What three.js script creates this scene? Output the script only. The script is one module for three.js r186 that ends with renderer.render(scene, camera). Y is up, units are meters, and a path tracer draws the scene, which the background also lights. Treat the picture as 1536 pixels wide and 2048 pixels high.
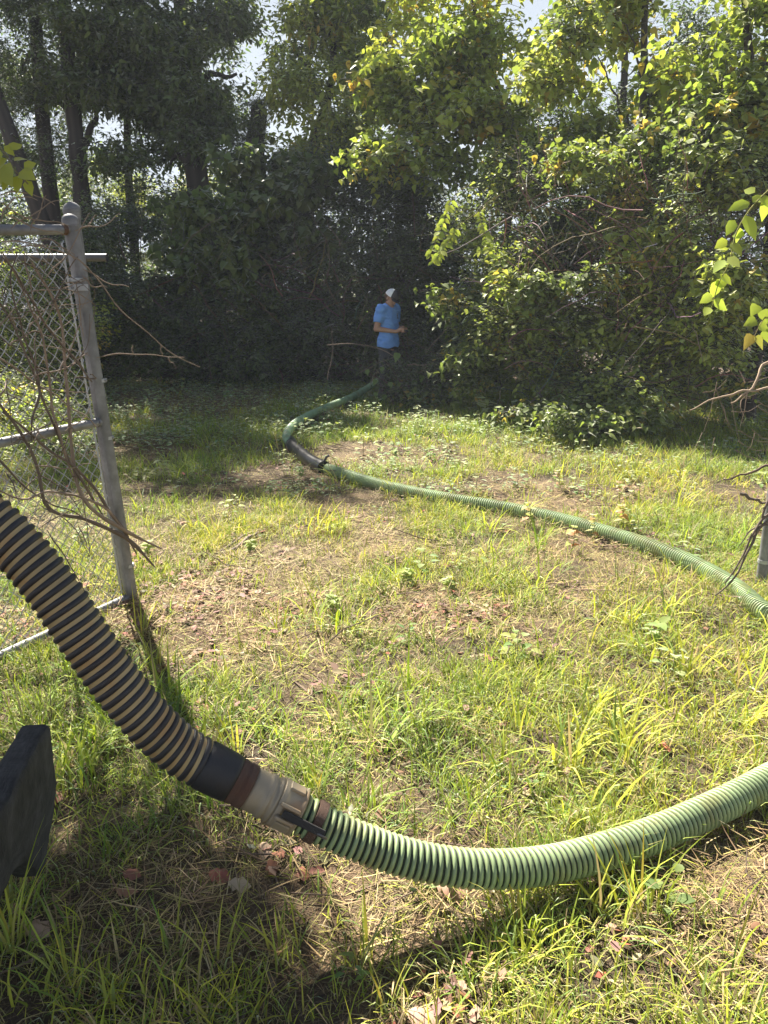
import * as THREE from 'three';
import { mergeGeometries } from 'three/addons/utils/BufferGeometryUtils.js';
import { RoundedBoxGeometry } from 'three/addons/geometries/RoundedBoxGeometry.js';

// ---------------------------------------------------------------- camera, sky, sun, exposure
const scene = new THREE.Scene();
const PITCH = THREE.MathUtils.degToRad(15.2), EYE = 1.6, FOC = 1577;
const camera = new THREE.PerspectiveCamera(66, 0.75, 0.05, 400);
camera.position.set(0, EYE, 0);
camera.rotation.set(-PITCH, 0, 0);
const SUN_EL = THREE.MathUtils.degToRad(47), SUN_H = [-0.47, -0.883];
const sunDir = new THREE.Vector3(SUN_H[0] * Math.cos(SUN_EL), Math.sin(SUN_EL), SUN_H[1] * Math.cos(SUN_EL)).normalize();
{
  const W = 512, H = 256, d = new Float32Array(W * H * 4);
  for (let j = 0; j < H; j++) for (let i = 0; i < W; i++) {
    const el = ((j + 0.5) / H - 0.5) * Math.PI, az = ((i + 0.5) / W - 0.5) * 2 * Math.PI;
    const v = [Math.cos(az) * Math.cos(el), Math.sin(el), Math.sin(az) * Math.cos(el)];
    const c = Math.min(1, v[0] * sunDir.x + v[1] * sunDir.y + v[2] * sunDir.z), ang = Math.acos(c) * 180 / Math.PI;
    const e0 = Math.min(1, Math.max(0, (v[1] - 0.12) / 0.63)), t = e0 * e0 * (3 - 2 * e0), glow = 0.9 * Math.exp(-ang / 14) + 0.28 * Math.exp(-ang / 45);
    const K = 0.125, k = (j * W + i) * 4, below = v[1] < 0 ? Math.max(0.12, 1 + v[1] * 6) : 1;
    d[k] = K * (1.75 * (1 - t) + 0.1 * t + glow * 1.0) * below;
    d[k + 1] = K * (1.95 * (1 - t) + 0.22 * t + glow * 0.97) * below;
    d[k + 2] = K * (2.2 * (1 - t) + 0.5 * t + glow * 0.9) * below;
    d[k + 3] = 1;
  }
  const sky = new THREE.DataTexture(d, W, H, THREE.RGBAFormat, THREE.FloatType);
  sky.mapping = THREE.EquirectangularReflectionMapping; sky.magFilter = THREE.LinearFilter; sky.needsUpdate = true;
  scene.background = sky; scene.environment = sky;
}
const sun = new THREE.DirectionalLight(new THREE.Color(1, 0.93, 0.8), 5);
sun.target.position.set(0, 0, -6); sun.position.copy(sunDir).multiplyScalar(40).add(sun.target.position);
sun.castShadow = true; sun.shadow.mapSize.set(4096, 4096);
Object.assign(sun.shadow.camera, { left: -18, right: 18, top: 18, bottom: -18, near: 1, far: 90 });
sun.name = 'sun';
scene.add(sun, sun.target);
scene.fog = new THREE.FogExp2(new THREE.Color(0.78, 0.85, 1.0), 0.0014);
const renderer = new THREE.WebGLRenderer({ antialias: true });
renderer.toneMapping = THREE.LinearToneMapping;
renderer.toneMappingExposure = 3.8;
renderer.shadowMap.enabled = true; renderer.shadowMap.type = THREE.PCFSoftShadowMap;

// ---------------------------------------------------------------- helpers
function rng(seed) { let s = seed >>> 0; return () => { s = (s + 0x6d2b79f5) | 0; let t = Math.imul(s ^ (s >>> 15), 1 | s); t = (t + Math.imul(t ^ (t >>> 7), 61 | t)) ^ t; return ((t ^ (t >>> 14)) >>> 0) / 4294967296; }; }
let R = rng(7);
const rr = (a, b) => a + (b - a) * R();
const pick = (a) => a[Math.floor(R() * a.length)];
const V = (x, y, z) => new THREE.Vector3(x, y, z);
const hash = (x, y, z = 0) => { let h = Math.imul(x, 374761393) ^ Math.imul(y, 668265263) ^ Math.imul(z, 1274126177); h = Math.imul(h ^ (h >>> 13), 1274126177); return ((h ^ (h >>> 16)) >>> 0) / 4294967296; };
const sm = (t) => t * t * (3 - 2 * t), clamp = THREE.MathUtils.clamp, smooth = (x, a, b) => sm(clamp((x - a) / (b - a), 0, 1));
function noise2(x, y, per = 0) {
  const ix = Math.floor(x), iy = Math.floor(y), u = sm(x - ix), v = sm(y - iy), w = (k) => per ? ((k % per) + per) % per : k;
  const a = hash(w(ix), w(iy)), b = hash(w(ix + 1), w(iy)), c = hash(w(ix), w(iy + 1)), d = hash(w(ix + 1), w(iy + 1));
  return a + (b - a) * u + (c - a) * v + (a - b - c + d) * u * v;
}
function noise3(x, y, z) {
  const ix = Math.floor(x), iy = Math.floor(y), iz = Math.floor(z), u = sm(x - ix), v = sm(y - iy), w = sm(z - iz);
  const L = (a, b, t) => a + (b - a) * t, h = (i, j, k) => hash(ix + i, iy + j, iz + k);
  return L(L(L(h(0, 0, 0), h(1, 0, 0), u), L(h(0, 1, 0), h(1, 1, 0), u), v), L(L(h(0, 0, 1), h(1, 0, 1), u), L(h(0, 1, 1), h(1, 1, 1), u), v), w);
}
const fbm2 = (x, y, o = 4, per = 0) => { let s = 0, a = 0.5; for (let i = 0; i < o; i++) { s += a * noise2(x + i * 17, y + i * 31, per); x *= 2; y *= 2; a *= 0.5; per *= 2; } return s; };
// a pixel of the photograph (1536 x 2048) at a distance along the camera's axis / where it meets the level h
function pixelRay(x, y) { const a = (x - 768) / FOC, b = (1024 - y) / FOC; return V(a, b * Math.cos(PITCH) - Math.sin(PITCH), -(Math.cos(PITCH) + b * Math.sin(PITCH))); }
const at = (x, y, d) => pixelRay(x, y).multiplyScalar(d).add(V(0, EYE, 0));
const gnd = (x, y, h = 0) => { const r = pixelRay(x, y); return r.multiplyScalar((h - EYE) / r.y).add(V(0, EYE, 0)); };
const names = new Map();
function numbered(n) { const k = names.get(n) ?? 0; names.set(n, k + 1); return k ? `${n}_${String(k).padStart(3, '0')}` : n; }
function tag(o, label, category, group) { o.userData.label = label; o.userData.category = category; if (group) o.userData.group = group; return o; }
function thing(name, label, category, p = V(0, 0, 0), group) {
  const o = new THREE.Group(); o.name = numbered(name); o.position.copy(p); scene.add(o); return tag(o, label, category, group);
}
function put(name, geo, mat, parent, label) {                 // geometry is in world coordinates; a part is moved back by its thing's place
  const m = new THREE.Mesh(geo, mat); m.name = parent === scene ? numbered(name) : name; m.castShadow = m.receiveShadow = true;
  let p = parent, off = V(0, 0, 0); while (p && p !== scene) { off.add(p.position); p = p.parent; }
  if (off.lengthSq()) geo.translate(-off.x, -off.y, -off.z);
  parent.add(m); if (label) m.userData.label = label; return m;
}
// a collector of triangles with colours
class MB {
  constructor() { this.p = []; this.c = []; this.i = []; }
  get n() { return this.p.length / 3; }
  v(p, c) { this.p.push(p.x, p.y, p.z); this.c.push(c[0], c[1], c[2]); return this.n - 1; }
  t(a, b, c) { this.i.push(a, b, c); }
  geo(normals = true) {
    const g = new THREE.BufferGeometry();
    g.setAttribute('position', new THREE.Float32BufferAttribute(this.p, 3));
    g.setAttribute('color', new THREE.Float32BufferAttribute(this.c, 3));
    g.setIndex(this.i); if (normals) g.computeVertexNormals(); return g;
  }
  tube(pts, rad, sides, col, o = {}) {                         // pts: Vector3[]; rad, col: constants or functions of t
    const n = pts.length, f = typeof rad === 'function' ? rad : () => rad, cf = typeof col === 'function' ? col : () => col;
    let N = null; const rings = [];
    for (let k = 0; k < n; k++) {
      const T = pts[Math.min(n - 1, k + 1)].clone().sub(pts[Math.max(0, k - 1)]).normalize();
      if (!N) { N = Math.abs(T.y) < 0.9 ? V(0, 1, 0) : V(1, 0, 0); N.cross(T).normalize(); }
      N = N.clone().addScaledVector(T, -N.dot(T)).normalize(); const B = T.clone().cross(N), ring = [], r = f(k / (n - 1), k);
      for (let s = 0; s < sides; s++) {
        const a = s / sides * 2 * Math.PI, q = r * (o.bump ? 1 + o.bump * (noise3(pts[k].x * o.freq + Math.cos(a) * 2, pts[k].y * o.freq * 0.3, pts[k].z * o.freq + Math.sin(a) * 2) - 0.5) : 1);
        ring.push(this.v(pts[k].clone().addScaledVector(N, Math.cos(a) * q).addScaledVector(B, Math.sin(a) * q), cf(k / (n - 1), a)));
      }
      rings.push(ring);
    }
    for (let k = 0; k < n - 1; k++) for (let s = 0; s < sides; s++) { const a = rings[k][s], b = rings[k][(s + 1) % sides], c = rings[k + 1][s], d = rings[k + 1][(s + 1) % sides]; this.t(a, b, d); this.t(a, d, c); }
    if (o.cap) for (const [k, fl] of [[0, 1], [n - 1, 0]]) { const c = this.v(pts[k], cf(k / (n - 1), 0)), rg = rings[k].map((q) => this.v(V(this.p[q * 3], this.p[q * 3 + 1], this.p[q * 3 + 2]), cf(k / (n - 1), 0))); for (let s = 0; s < sides; s++) fl ? this.t(c, rg[(s + 1) % sides], rg[s]) : this.t(c, rg[s], rg[(s + 1) % sides]); }
    return this;
  }
  leaf(b, dir, up, L, W, shape, col, droop = 0, fold = 0.25) {
    const side = dir.clone().cross(up).normalize(), u = side.clone().cross(dir).normalize(), mid = [], lf = [], rt = [];
    for (const [t, w] of LEAF[shape]) {
      const c = b.clone().addScaledVector(dir, L * t); c.y -= droop * L * t * t;
      const h = w * W / 2, edge = c.clone().addScaledVector(u, fold * h);
      mid.push(this.v(c, col));
      lf.push(w > 0.02 ? this.v(edge.clone().addScaledVector(side, h), col) : mid.at(-1)); rt.push(w > 0.02 ? this.v(edge.clone().addScaledVector(side, -h), col) : mid.at(-1));
    }
    for (let k = 0; k < mid.length - 1; k++) for (const [e, s] of [[lf, 1], [rt, 0]]) {
      const q = [mid[k], e[k], e[k + 1], mid[k + 1]];
      const tri = (a, c, d) => { if (a !== c && c !== d && a !== d) s ? this.t(a, d, c) : this.t(a, c, d); };
      tri(q[0], q[1], q[2]); tri(q[0], q[2], q[3]);
    }
  }
  blade(b, yaw, lean, L, W, bend, c0, c1, segs = 3) {
    const dx = Math.cos(yaw), dz = Math.sin(yaw), tw = rr(-0.9, 0.9); let p = b.clone(), l, r;
    for (let k = 0; k <= segs; k++) {
      const t = k / segs, w = W * (k === 0 ? 0.75 : 1 - Math.pow(t, 1.8)) / 2, col = [0, 1, 2].map((q) => c0[q] + (c1[q] - c0[q]) * t), cy = Math.cos(yaw + tw * t), sy = Math.sin(yaw + tw * t);
      if (k === segs) { const m = this.v(p, col); this.t(l, r, m); break; }
      const a = this.v(V(p.x - sy * w, p.y, p.z + cy * w), col), c = this.v(V(p.x + sy * w, p.y, p.z - cy * w), col);
      if (k) { this.t(l, r, c); this.t(l, c, a); }
      l = a; r = c; const th = lean + bend * t; p = V(p.x + dx * Math.sin(th) * L / segs, Math.max(0.003, p.y + Math.cos(th) * L / segs), p.z + dz * Math.sin(th) * L / segs);
    }
  }
}
const LEAF = {
  lo: [[0, 0], [0.42, 1], [1, 0]],
  ov: [[0, 0], [0.25, 0.9], [0.6, 0.85], [1, 0]],
  heart: [[0, 0.5], [0.12, 0.95], [0.4, 0.9], [0.72, 0.42], [1, 0]],
  lance: [[0, 0], [0.3, 1], [0.65, 0.7], [1, 0]],
  dry: [[0, 0.1], [0.2, 0.8], [0.35, 0.6], [0.5, 1], [0.75, 0.5], [1, 0]],
};
const curve = (pts, n) => new THREE.CatmullRomCurve3(pts, false, 'centripetal').getSpacedPoints(n);
const wobble = (pts, a, f = 3) => pts.map((p, k) => V(p.x + a * (noise2(k / pts.length * f * 4 + p.x * 3, 3.1) - 0.5) * 2, p.y + a * (noise2(k / pts.length * f * 4, 9.7 + p.z) - 0.5) * 2, p.z + a * (noise2(k / pts.length * f * 4, 21.3 + p.y) - 0.5) * 2));
const std = (o) => new THREE.MeshStandardMaterial({ vertexColors: true, roughness: 0.8, ...o });
const phys = (o) => new THREE.MeshPhysicalMaterial({ vertexColors: true, side: THREE.DoubleSide, roughness: 1, transmission: 0.5, thickness: 0, ...o });
function tex(size, fn, srgb = false) {
  const d = new Uint8Array(size * size * 4);
  for (let y = 0; y < size; y++) for (let x = 0; x < size; x++) { const c = fn(x / size, y / size, x, y), k = (y * size + x) * 4; for (let q = 0; q < 3; q++) d[k + q] = clamp(Array.isArray(c) ? c[q] : c, 0, 1) * 255; d[k + 3] = 255; }
  const t = new THREE.DataTexture(d, size, size); t.wrapS = t.wrapT = THREE.RepeatWrapping; t.magFilter = THREE.LinearFilter; t.minFilter = THREE.LinearMipmapLinearFilter; if (srgb) t.colorSpace = THREE.SRGBColorSpace; t.needsUpdate = true; return t;
}
const grainTex = tex(256, (u, v) => 0.55 + 0.6 * (fbm2(u * 16, v * 16, 5, 16) - 0.5) + 0.25 * (noise2(u * 128, v * 128, 128) - 0.5));
const M = {
  leaf: phys({ transmission: 0.55, clearcoat: 0.3, clearcoatRoughness: 0.32 }),
  grass: phys({ transmission: 0.42, clearcoat: 0.12, clearcoatRoughness: 0.4 }),
  straw: std({ side: THREE.DoubleSide, roughness: 0.75 }),
  bark: std({ roughness: 0.95 }),
  galv: new THREE.MeshStandardMaterial({ color: new THREE.Color(0.27, 0.28, 0.3), metalness: 0.55, roughness: 0.5 }),
  wire: new THREE.MeshStandardMaterial({ color: new THREE.Color(0.4, 0.41, 0.43), metalness: 0.35, roughness: 0.4 }),
};

// ---------------------------------------------------------------- ground
const gh = (x, z) => { const near = Math.max(Math.abs(x), Math.abs(z + 6)); return (fbm2(x * 0.9 + 40, z * 0.9 + 40, 3) - 0.44) * 0.06 + (noise2(x * 6, z * 6) - 0.5) * 0.03 * (near < 18 ? 1 : 0); };
const G = (x, y) => { const p = gnd(x, y); p.y = gh(p.x, p.z); return p; };
// patches read off the photograph: where straw lies bare, where the grass is lush, where leaf litter lies
const bare = [[620, 1130, 0.5], [760, 1090, 0.36], [470, 1190, 0.5], [880, 1215, 0.36], [860, 1800, 0.36], [620, 1795, 0.4], [400, 1790, 0.42], [200, 1770, 0.3], [1490, 1790, 0.32], [1300, 1830, 0.22], [350, 800, 2.2], [560, 960, 0.7], [800, 905, 0.9], [1060, 985, 0.7], [700, 1010, 0.5], [760, 1560, 0.16], [740, 1480, 0.14], [1180, 1110, 0.4], [260, 900, 0.8]].map(([x, y, r]) => ({ p: gnd(x, y), r }));
const lush = [[1350, 880, 1.7], [1050, 860, 1.2], [880, 880, 0.7], [950, 1400, 0.6], [1150, 1480, 0.5], [330, 1420, 0.35], [1250, 1950, 0.5], [1400, 1300, 0.6], [100, 1360, 0.4], [250, 1600, 0.25], [1400, 1060, 0.6]].map(([x, y, r]) => ({ p: gnd(x, y), r }));
const litter = [[370, 1215, 0.55], [160, 1130, 0.4], [520, 1230, 0.4], [330, 1160, 0.5], [90, 1230, 0.4], [900, 1240, .3]].map(([x, y, r]) => ({ p: gnd(x, y), r }));
const field = (list, x, z) => { let s = 0; for (const q of list) { const d = Math.hypot(x - q.p.x, z - q.p.z) / q.r; if (d < 1.4) s = Math.max(s, 1 - smooth(d + (noise2(x * 5, z * 5) - 0.5) * 0.5, 0.5, 1.25)); } return s; };
const bareAt = (x, z) => clamp(1.0 * field(bare, x, z) + smooth(fbm2(x * 1.9 + 9, z * 1.9 + 5, 4), 0.44, 0.6) * 0.65 - 0.9 * field(lush, x, z), 0, 1);
{
  const line = (lo, hi, a, b, fine) => { const s = []; for (let q = lo; q < a; q += Math.max(fine, (a - q) * 0.25)) s.push(q); for (let q = a; q < b; q += fine) s.push(q); for (let q = b, st = fine; q < hi; q += st, st *= 1.3) s.push(q); s.push(hi); return s; };
  const xs = line(-160, 160, -9, 9, 0.075), zs = line(-200, 60, -17, 0.6, 0.075), g = new THREE.BufferGeometry(), p = [], c = [], uv = [], idx = [];
  for (const z of zs) for (const x of xs) {
    p.push(x, gh(x, z), z); uv.push(x / 1.7, z / 1.7);
    const b = bareAt(x, z), l = field(litter, x, z), n = fbm2(x * 2.2, z * 2.2, 3);
    let k = [0.36 + 0.3 * b, 0.33 + 0.26 * b, 0.29 + 0.23 * b]; k = [k[0], k[1] * (1 - 0.15 * l), k[2] * (1 - 0.2 * l)]; c.push(...k.map((q) => q * (0.45 + 0.85 * n)));
  }
  const nx = xs.length; for (let j = 0; j < zs.length - 1; j++) for (let i = 0; i < nx - 1; i++) { const a = j * nx + i; idx.push(a, a + nx, a + 1, a + 1, a + nx, a + nx + 1); }
  g.setAttribute('position', new THREE.Float32BufferAttribute(p, 3)); g.setAttribute('color', new THREE.Float32BufferAttribute(c, 3)); g.setAttribute('uv', new THREE.Float32BufferAttribute(uv, 2)); g.setIndex(idx); g.computeVertexNormals();
  // soil with flattened straw: short streaks over crumbs
  const S = 1024, hgt = new Float32Array(S * S).fill(0), col = new Float32Array(S * S * 3);
  for (let y = 0; y < S; y++) for (let x = 0; x < S; x++) { const u = x / S, v = y / S, f = fbm2(u * 24, v * 24, 5, 24), m = fbm2(u * 5, v * 5, 3, 5), k = y * S + x; hgt[k] = f * 0.5; const q = 0.5 + f; col[k * 3] = (0.15 + 0.05 * m) * q; col[k * 3 + 1] = (0.105 + 0.04 * m) * q; col[k * 3 + 2] = (0.07 + 0.02 * m) * q; }
  R = rng(11);
  for (let s = 0; s < 11000; s++) {
    let x = R() * S, y = R() * S, a = R() * 6.283, L = rr(10, 70), w = R() < 0.3 ? 2 : 1, t = rr(0.5, 1.25), cc = R() < 0.75 ? [0.43, 0.33, 0.19] : R() < 0.5 ? [0.22, 0.13, 0.08] : [0.5, 0.44, 0.32]; const bend = rr(-0.02, 0.02);
    for (let q = 0; q < L; q++) { x += Math.cos(a); y += Math.sin(a); a += bend; for (let e = 0; e < w; e++) { const k = (((y + e) | 0) & (S - 1)) * S + ((x | 0) & (S - 1)); hgt[k] = Math.min(1, hgt[k] + 0.28); for (let h = 0; h < 3; h++) col[k * 3 + h] = cc[h] * t; } }
  }
  const ct = tex(S, (u, v, x, y) => [0, 1, 2].map((q) => Math.pow(clamp(col[(y * S + x) * 3 + q], 0, 1), 1 / 2.2)), true), bt = tex(S, (u, v, x, y) => hgt[y * S + x]);
  const m = put('ground', g, std({ map: ct, bumpMap: bt, bumpScale: 0.008, roughness: 0.95 }), scene); m.userData.kind = 'structure'; m.userData.label = 'brown soil of the clearing covered with flattened dry straw';
}

// ---------------------------------------------------------------- grass, straw, litter
const WHITE = [1, 1, 1], mix3 = (a, b, t) => [0, 1, 2].map((q) => a[q] + (b[q] - a[q]) * t);
const GREEN = [[0.42, 0.47, 0.022], [0.31, 0.4, 0.02], [0.54, 0.54, 0.04], [0.17, 0.28, 0.028]], DRY = [[0.42, 0.32, 0.15], [0.52, 0.42, 0.22], [0.27, 0.18, 0.09], [0.42, 0.38, 0.12]];
function tuft(n, len, wid, spread, bend, dry) {
  const b = new MB();
  for (let k = 0; k < n; k++) {
    const a = R() * 6.283, d = spread * Math.sqrt(R()), c = R() < dry ? pick(DRY) : pick(GREEN), j = rr(0.8, 1.25), c1 = c.map((q) => q * j), c0 = mix3(c1, [0.36, 0.31, 0.12], rr(0, 0.5));
    b.blade(V(Math.cos(a) * d, -0.01, Math.sin(a) * d), a + rr(-1.6, 1.6), rr(0.05, 0.95), rr(...len), rr(...wid), rr(...bend), c0, c1, len[1] > 0.15 ? 4 : 3);
  }
  return b.geo();
}
function strawMat(n, spread) {
  const b = new MB();
  for (let k = 0; k < n; k++) { const a = R() * 6.283, d = spread * Math.sqrt(R()), jj = rr(0.6, 1.25), c = pick(DRY).map((q) => q * jj); b.blade(V(Math.cos(a) * d, rr(0.004, 0.03), Math.sin(a) * d), R() * 6.283, rr(1.25, 1.7), rr(0.04, 0.13), rr(0.0018, 0.004), rr(-0.5, 0.5), c, c, 3); }
  return b.geo();
}
function weed(n, L, shape, cols, hgt) {
  const b = new MB();
  for (let k = 0; k < n; k++) { const a = k * 2.4 + R(), y = hgt * (k + 0.6) / n * rr(0.7, 1.2), d = V(Math.cos(a), rr(0.05, 0.6), Math.sin(a)).normalize(), l = L * rr(0.6, 1.2), jj = rr(0.85, 1.2), c = pick(cols).map((q) => q * jj), o = rr(0, 0.04); b.leaf(V(d.x * o + rr(-0.02, 0.02), y, d.z * o), d, V(0, 1, 0), l, l * (shape === 'lance' ? 0.32 : 0.75), shape, c, rr(0.1, 0.6)); }
  b.tube([V(0, 0, 0), V(rr(-0.01, 0.01), hgt * 0.5, 0), V(rr(-0.02, 0.02), hgt, rr(-0.02, 0.02))], 0.0016, 4, [0.2, 0.2, 0.06]);
  return b.geo();
}
function litterMat(n, spread) {
  const b = new MB(), C = [[0.26, 0.11, 0.06], [0.2, 0.1, 0.06], [0.36, 0.21, 0.11], [0.15, 0.09, 0.06], [0.42, 0.3, 0.18]];
  for (let k = 0; k < n; k++) { const a = R() * 6.283, d = spread * Math.sqrt(R()), q = R() * 6.283, l = rr(0.02, 0.06); b.leaf(V(Math.cos(a) * d, rr(0.004, 0.025), Math.sin(a) * d), V(Math.cos(q), rr(-0.2, 0.3), Math.sin(q)).normalize(), V(rr(-0.5, 0.5), 1, rr(-0.5, 0.5)).normalize(), l, l * 0.6, 'dry', pick(C).map((x) => x * rr(0.7, 1.2)), 0, rr(-0.6, 0.6)); }
  return b.geo();
}
function scatter(name, label, mat, geos, list) {               // list: [x, y, z, yaw, scale, color] ; one object for what nobody could count
  const g = thing(name, label, 'ground cover'); delete g.userData.category; g.userData.kind = 'stuff';
  const per = geos.map(() => []); for (const q of list) per[Math.floor(R() * geos.length)].push(q);
  const o = new THREE.Object3D(), c = new THREE.Color();
  geos.forEach((geo, k) => {
    if (!per[k].length) return;
    const m = new THREE.InstancedMesh(geo, mat, per[k].length); m.name = name.replace(/s$/, '') + '_clump'; m.userData.kind = 'stuff'; m.castShadow = m.receiveShadow = true;
    per[k].forEach(([x, y, z, yaw, s, col, sy], i) => { o.position.set(x, y, z); o.rotation.set(rr(-0.15, 0.15), yaw, rr(-0.15, 0.15)); o.scale.set(s, s * (sy ?? 1), s); o.updateMatrix(); m.setMatrixAt(i, o.matrix); m.setColorAt(i, c.setRGB(...col)); });
    g.add(m);
  });
  return g;
}
const lying = [[581, 886], [574, 876], [577, 862], [592, 846], [606, 838], [620, 830], [640, 821], [660, 812], [680, 804], [700, 796], [718, 786]].map(([x, y]) => gnd(x, y, 0.08)), free = (x, z) => z > -7.5 || lying.every((q) => Math.hypot(x - q.x, z - q.z - 0.06) > 0.17);
const inView = (x, z, m = 0.35) => { const p = V(x, 0, z).sub(camera.position), d = p.dot(V(0, -Math.sin(PITCH), -Math.cos(PITCH))); return d > 0.8 && Math.abs(p.x) < d * 0.487 + m && z < -1.05; };
function spread(den, fn, zmin = -15.5, zmax = -1.05) {        // den: copies per square metre at a place
  const out = [];
  for (let z = zmin; z < zmax; z += 0.1) { const hw = -z * 0.56 + 0.7; for (let x = -hw; x < hw; x += 0.1) { const a = x + R() * 0.1, b = z + R() * 0.1; if (!inView(a, b) || !free(a, b)) { R(); continue; } let k = den(a, b) * 0.01; while (k > 0) { if (R() < k) out.push(fn(a + rr(-0.05, 0.05), b + rr(-0.05, 0.05))); k -= 1; } } }
  return out;
}
R = rng(21);
const tone = (x, z) => { const n = fbm2(x * 0.8 + 3, z * 0.8, 3), y = clamp((n - 0.3) * 2.2, 0, 1), j = rr(0.75, 1.25); return [(0.78 + 0.42 * y) * j, (0.92 + 0.18 * y) * j, (0.85 + 0.15 * y) * j]; };
const far = (z) => (z < -6 ? 0.6 : 1);
scatter('short_grass', 'patchy short yellow green grass over the whole clearing', M.grass, [0, 1, 2, 3, 4, 5].map(() => tuft(20, [0.04, 0.15], [0.0028, 0.007], 0.075, [0.2, 2.1], 0.2)),
  spread((x, z) => (10 + 240 * Math.pow(1 - bareAt(x, z), 1.3)) * (z < -6 ? 0.42 : 1) * (0.35 + 1.3 * smooth(fbm2(x * 3.1, z * 3.1 + 40, 3), 0.3, 0.6)), (x, z) => [x, gh(x, z), z, R() * 6.283, rr(0.7, 1.3) * (z < -7 ? 1.25 : 1), tone(x, z)]));
scatter('long_grass', 'longer arching green grass tufts scattered through the clearing', M.grass, [0, 1, 2, 3].map(() => tuft(13, [0.12, 0.32], [0.005, 0.0115], 0.06, [0.4, 2.3], 0.12)),
  spread((x, z) => { const l = field(lush, x, z), n = smooth(noise2(x * 2.6 + 70, z * 2.6), 0.55, 0.85); return (4 * (1 - bareAt(x, z)) + 44 * n * (1 - bareAt(x, z)) + 10 * l * (z > -6 ? 1 : 0.3)) * (z < -6 ? 0.5 : 1); }, (x, z) => [x, gh(x, z), z, R() * 6.283, rr(0.6, 1.15), tone(x, z)]));
scatter('dry_straw', 'flattened dry straw lying between the grass tufts', M.straw, [0, 1, 2, 3].map(() => strawMat(22, 0.13)),
  spread((x, z) => (13 + 70 * bareAt(x, z)) * far(z), (x, z) => { const j = rr(0.7, 1.2); return [x, gh(x, z), z, R() * 6.283, rr(0.7, 1.4), [j, j * rr(0.88, 1), j * rr(0.75, 1.05)]]; }));
scatter('thatch', 'fine matted thatch of short dry blades close to the soil', M.straw, [0, 1, 2].map(() => { const b = new MB(); for (let k = 0; k < 70; k++) { const a = R() * 6.283, d = 0.13 * Math.sqrt(R()), j = rr(0.45, 1.1), c = (R() < 0.3 ? pick(GREEN) : pick(DRY)).map((q) => q * j); b.blade(V(Math.cos(a) * d, rr(0, 0.012), Math.sin(a) * d), R() * 6.283, rr(0.5, 1.7), rr(0.02, 0.06), rr(0.0012, 0.0028), rr(-0.8, 0.8), c, c, 2); } return b.geo(); }),
  spread((x, z) => (z > -6 ? 75 : 22), (x, z) => { const j = rr(0.7, 1.2); return [x, gh(x, z), z, R() * 6.283, rr(0.8, 1.3), [j, j, j]]; }));
scatter('twigs', 'small dark broken twigs strewn over the straw', M.bark, [0, 1, 2].map(() => { const b = new MB(); for (let k = 0; k < 3; k++) { const a = R() * 6.283, l = rr(0.04, 0.14), c = [0.14, 0.1, 0.075].map((q) => q * 1.2), p = V(rr(-0.08, 0.08), 0.01, rr(-0.08, 0.08)); b.tube([p, p.clone().add(V(Math.cos(a) * l, rr(0, 0.02), Math.sin(a) * l)), p.clone().add(V(Math.cos(a + 0.3) * l * 2, rr(0, 0.03), Math.sin(a + 0.3) * l * 2))], (t) => 0.0035 * (1 - 0.5 * t), 5, c, { cap: true }); } return b.geo(); }),
  spread((x, z) => 2.5 + 9 * bareAt(x, z), (x, z) => { const j = rr(0.7, 1.5); return [x, gh(x, z), z, R() * 6.283, rr(0.7, 1.4), [j, j, j]]; }));
scatter('leaf_litter', 'reddish brown leaf litter around the foot of the gate', M.straw, [0, 1].map(() => litterMat(16, 0.13)),
  spread((x, z) => 3 + 40 * field(litter, x, z), (x, z) => { const j = rr(0.7, 1.2); return [x, gh(x, z) + 0.005, z, R() * 6.283, rr(0.7, 1.2), [j, j, j]]; }));
const WG = [[0.2, 0.32, 0.05], [0.28, 0.36, 0.06], [0.14, 0.26, 0.05]];
scatter('low_weeds', 'small broad leaved weed seedlings among the grass', M.leaf, [weed(6, 0.045, 'ov', WG, 0.08), weed(8, 0.05, 'ov', WG, 0.13), weed(9, 0.04, 'heart', WG, 0.09), weed(9, 0.06, 'lance', WG, 0.1)],
  spread((x, z) => (z < -6.2 ? 24 : 1.4) * (0.3 + 2 * smooth(noise2(x * 1.7 + 20, z * 1.7 + 11), 0.45, 0.8)) + (z < -8 && x < -1 ? 6 : 0) + (z < -9.5 ? 6 : 0), (x, z) => { const j = rr(0.8, 1.35); return [x, gh(x, z), z, R() * 6.283, rr(0.6, 1.35) * (z < -8 ? 1.35 : 1), [j * rr(0.9, 1.3), j, j]]; }));

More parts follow.
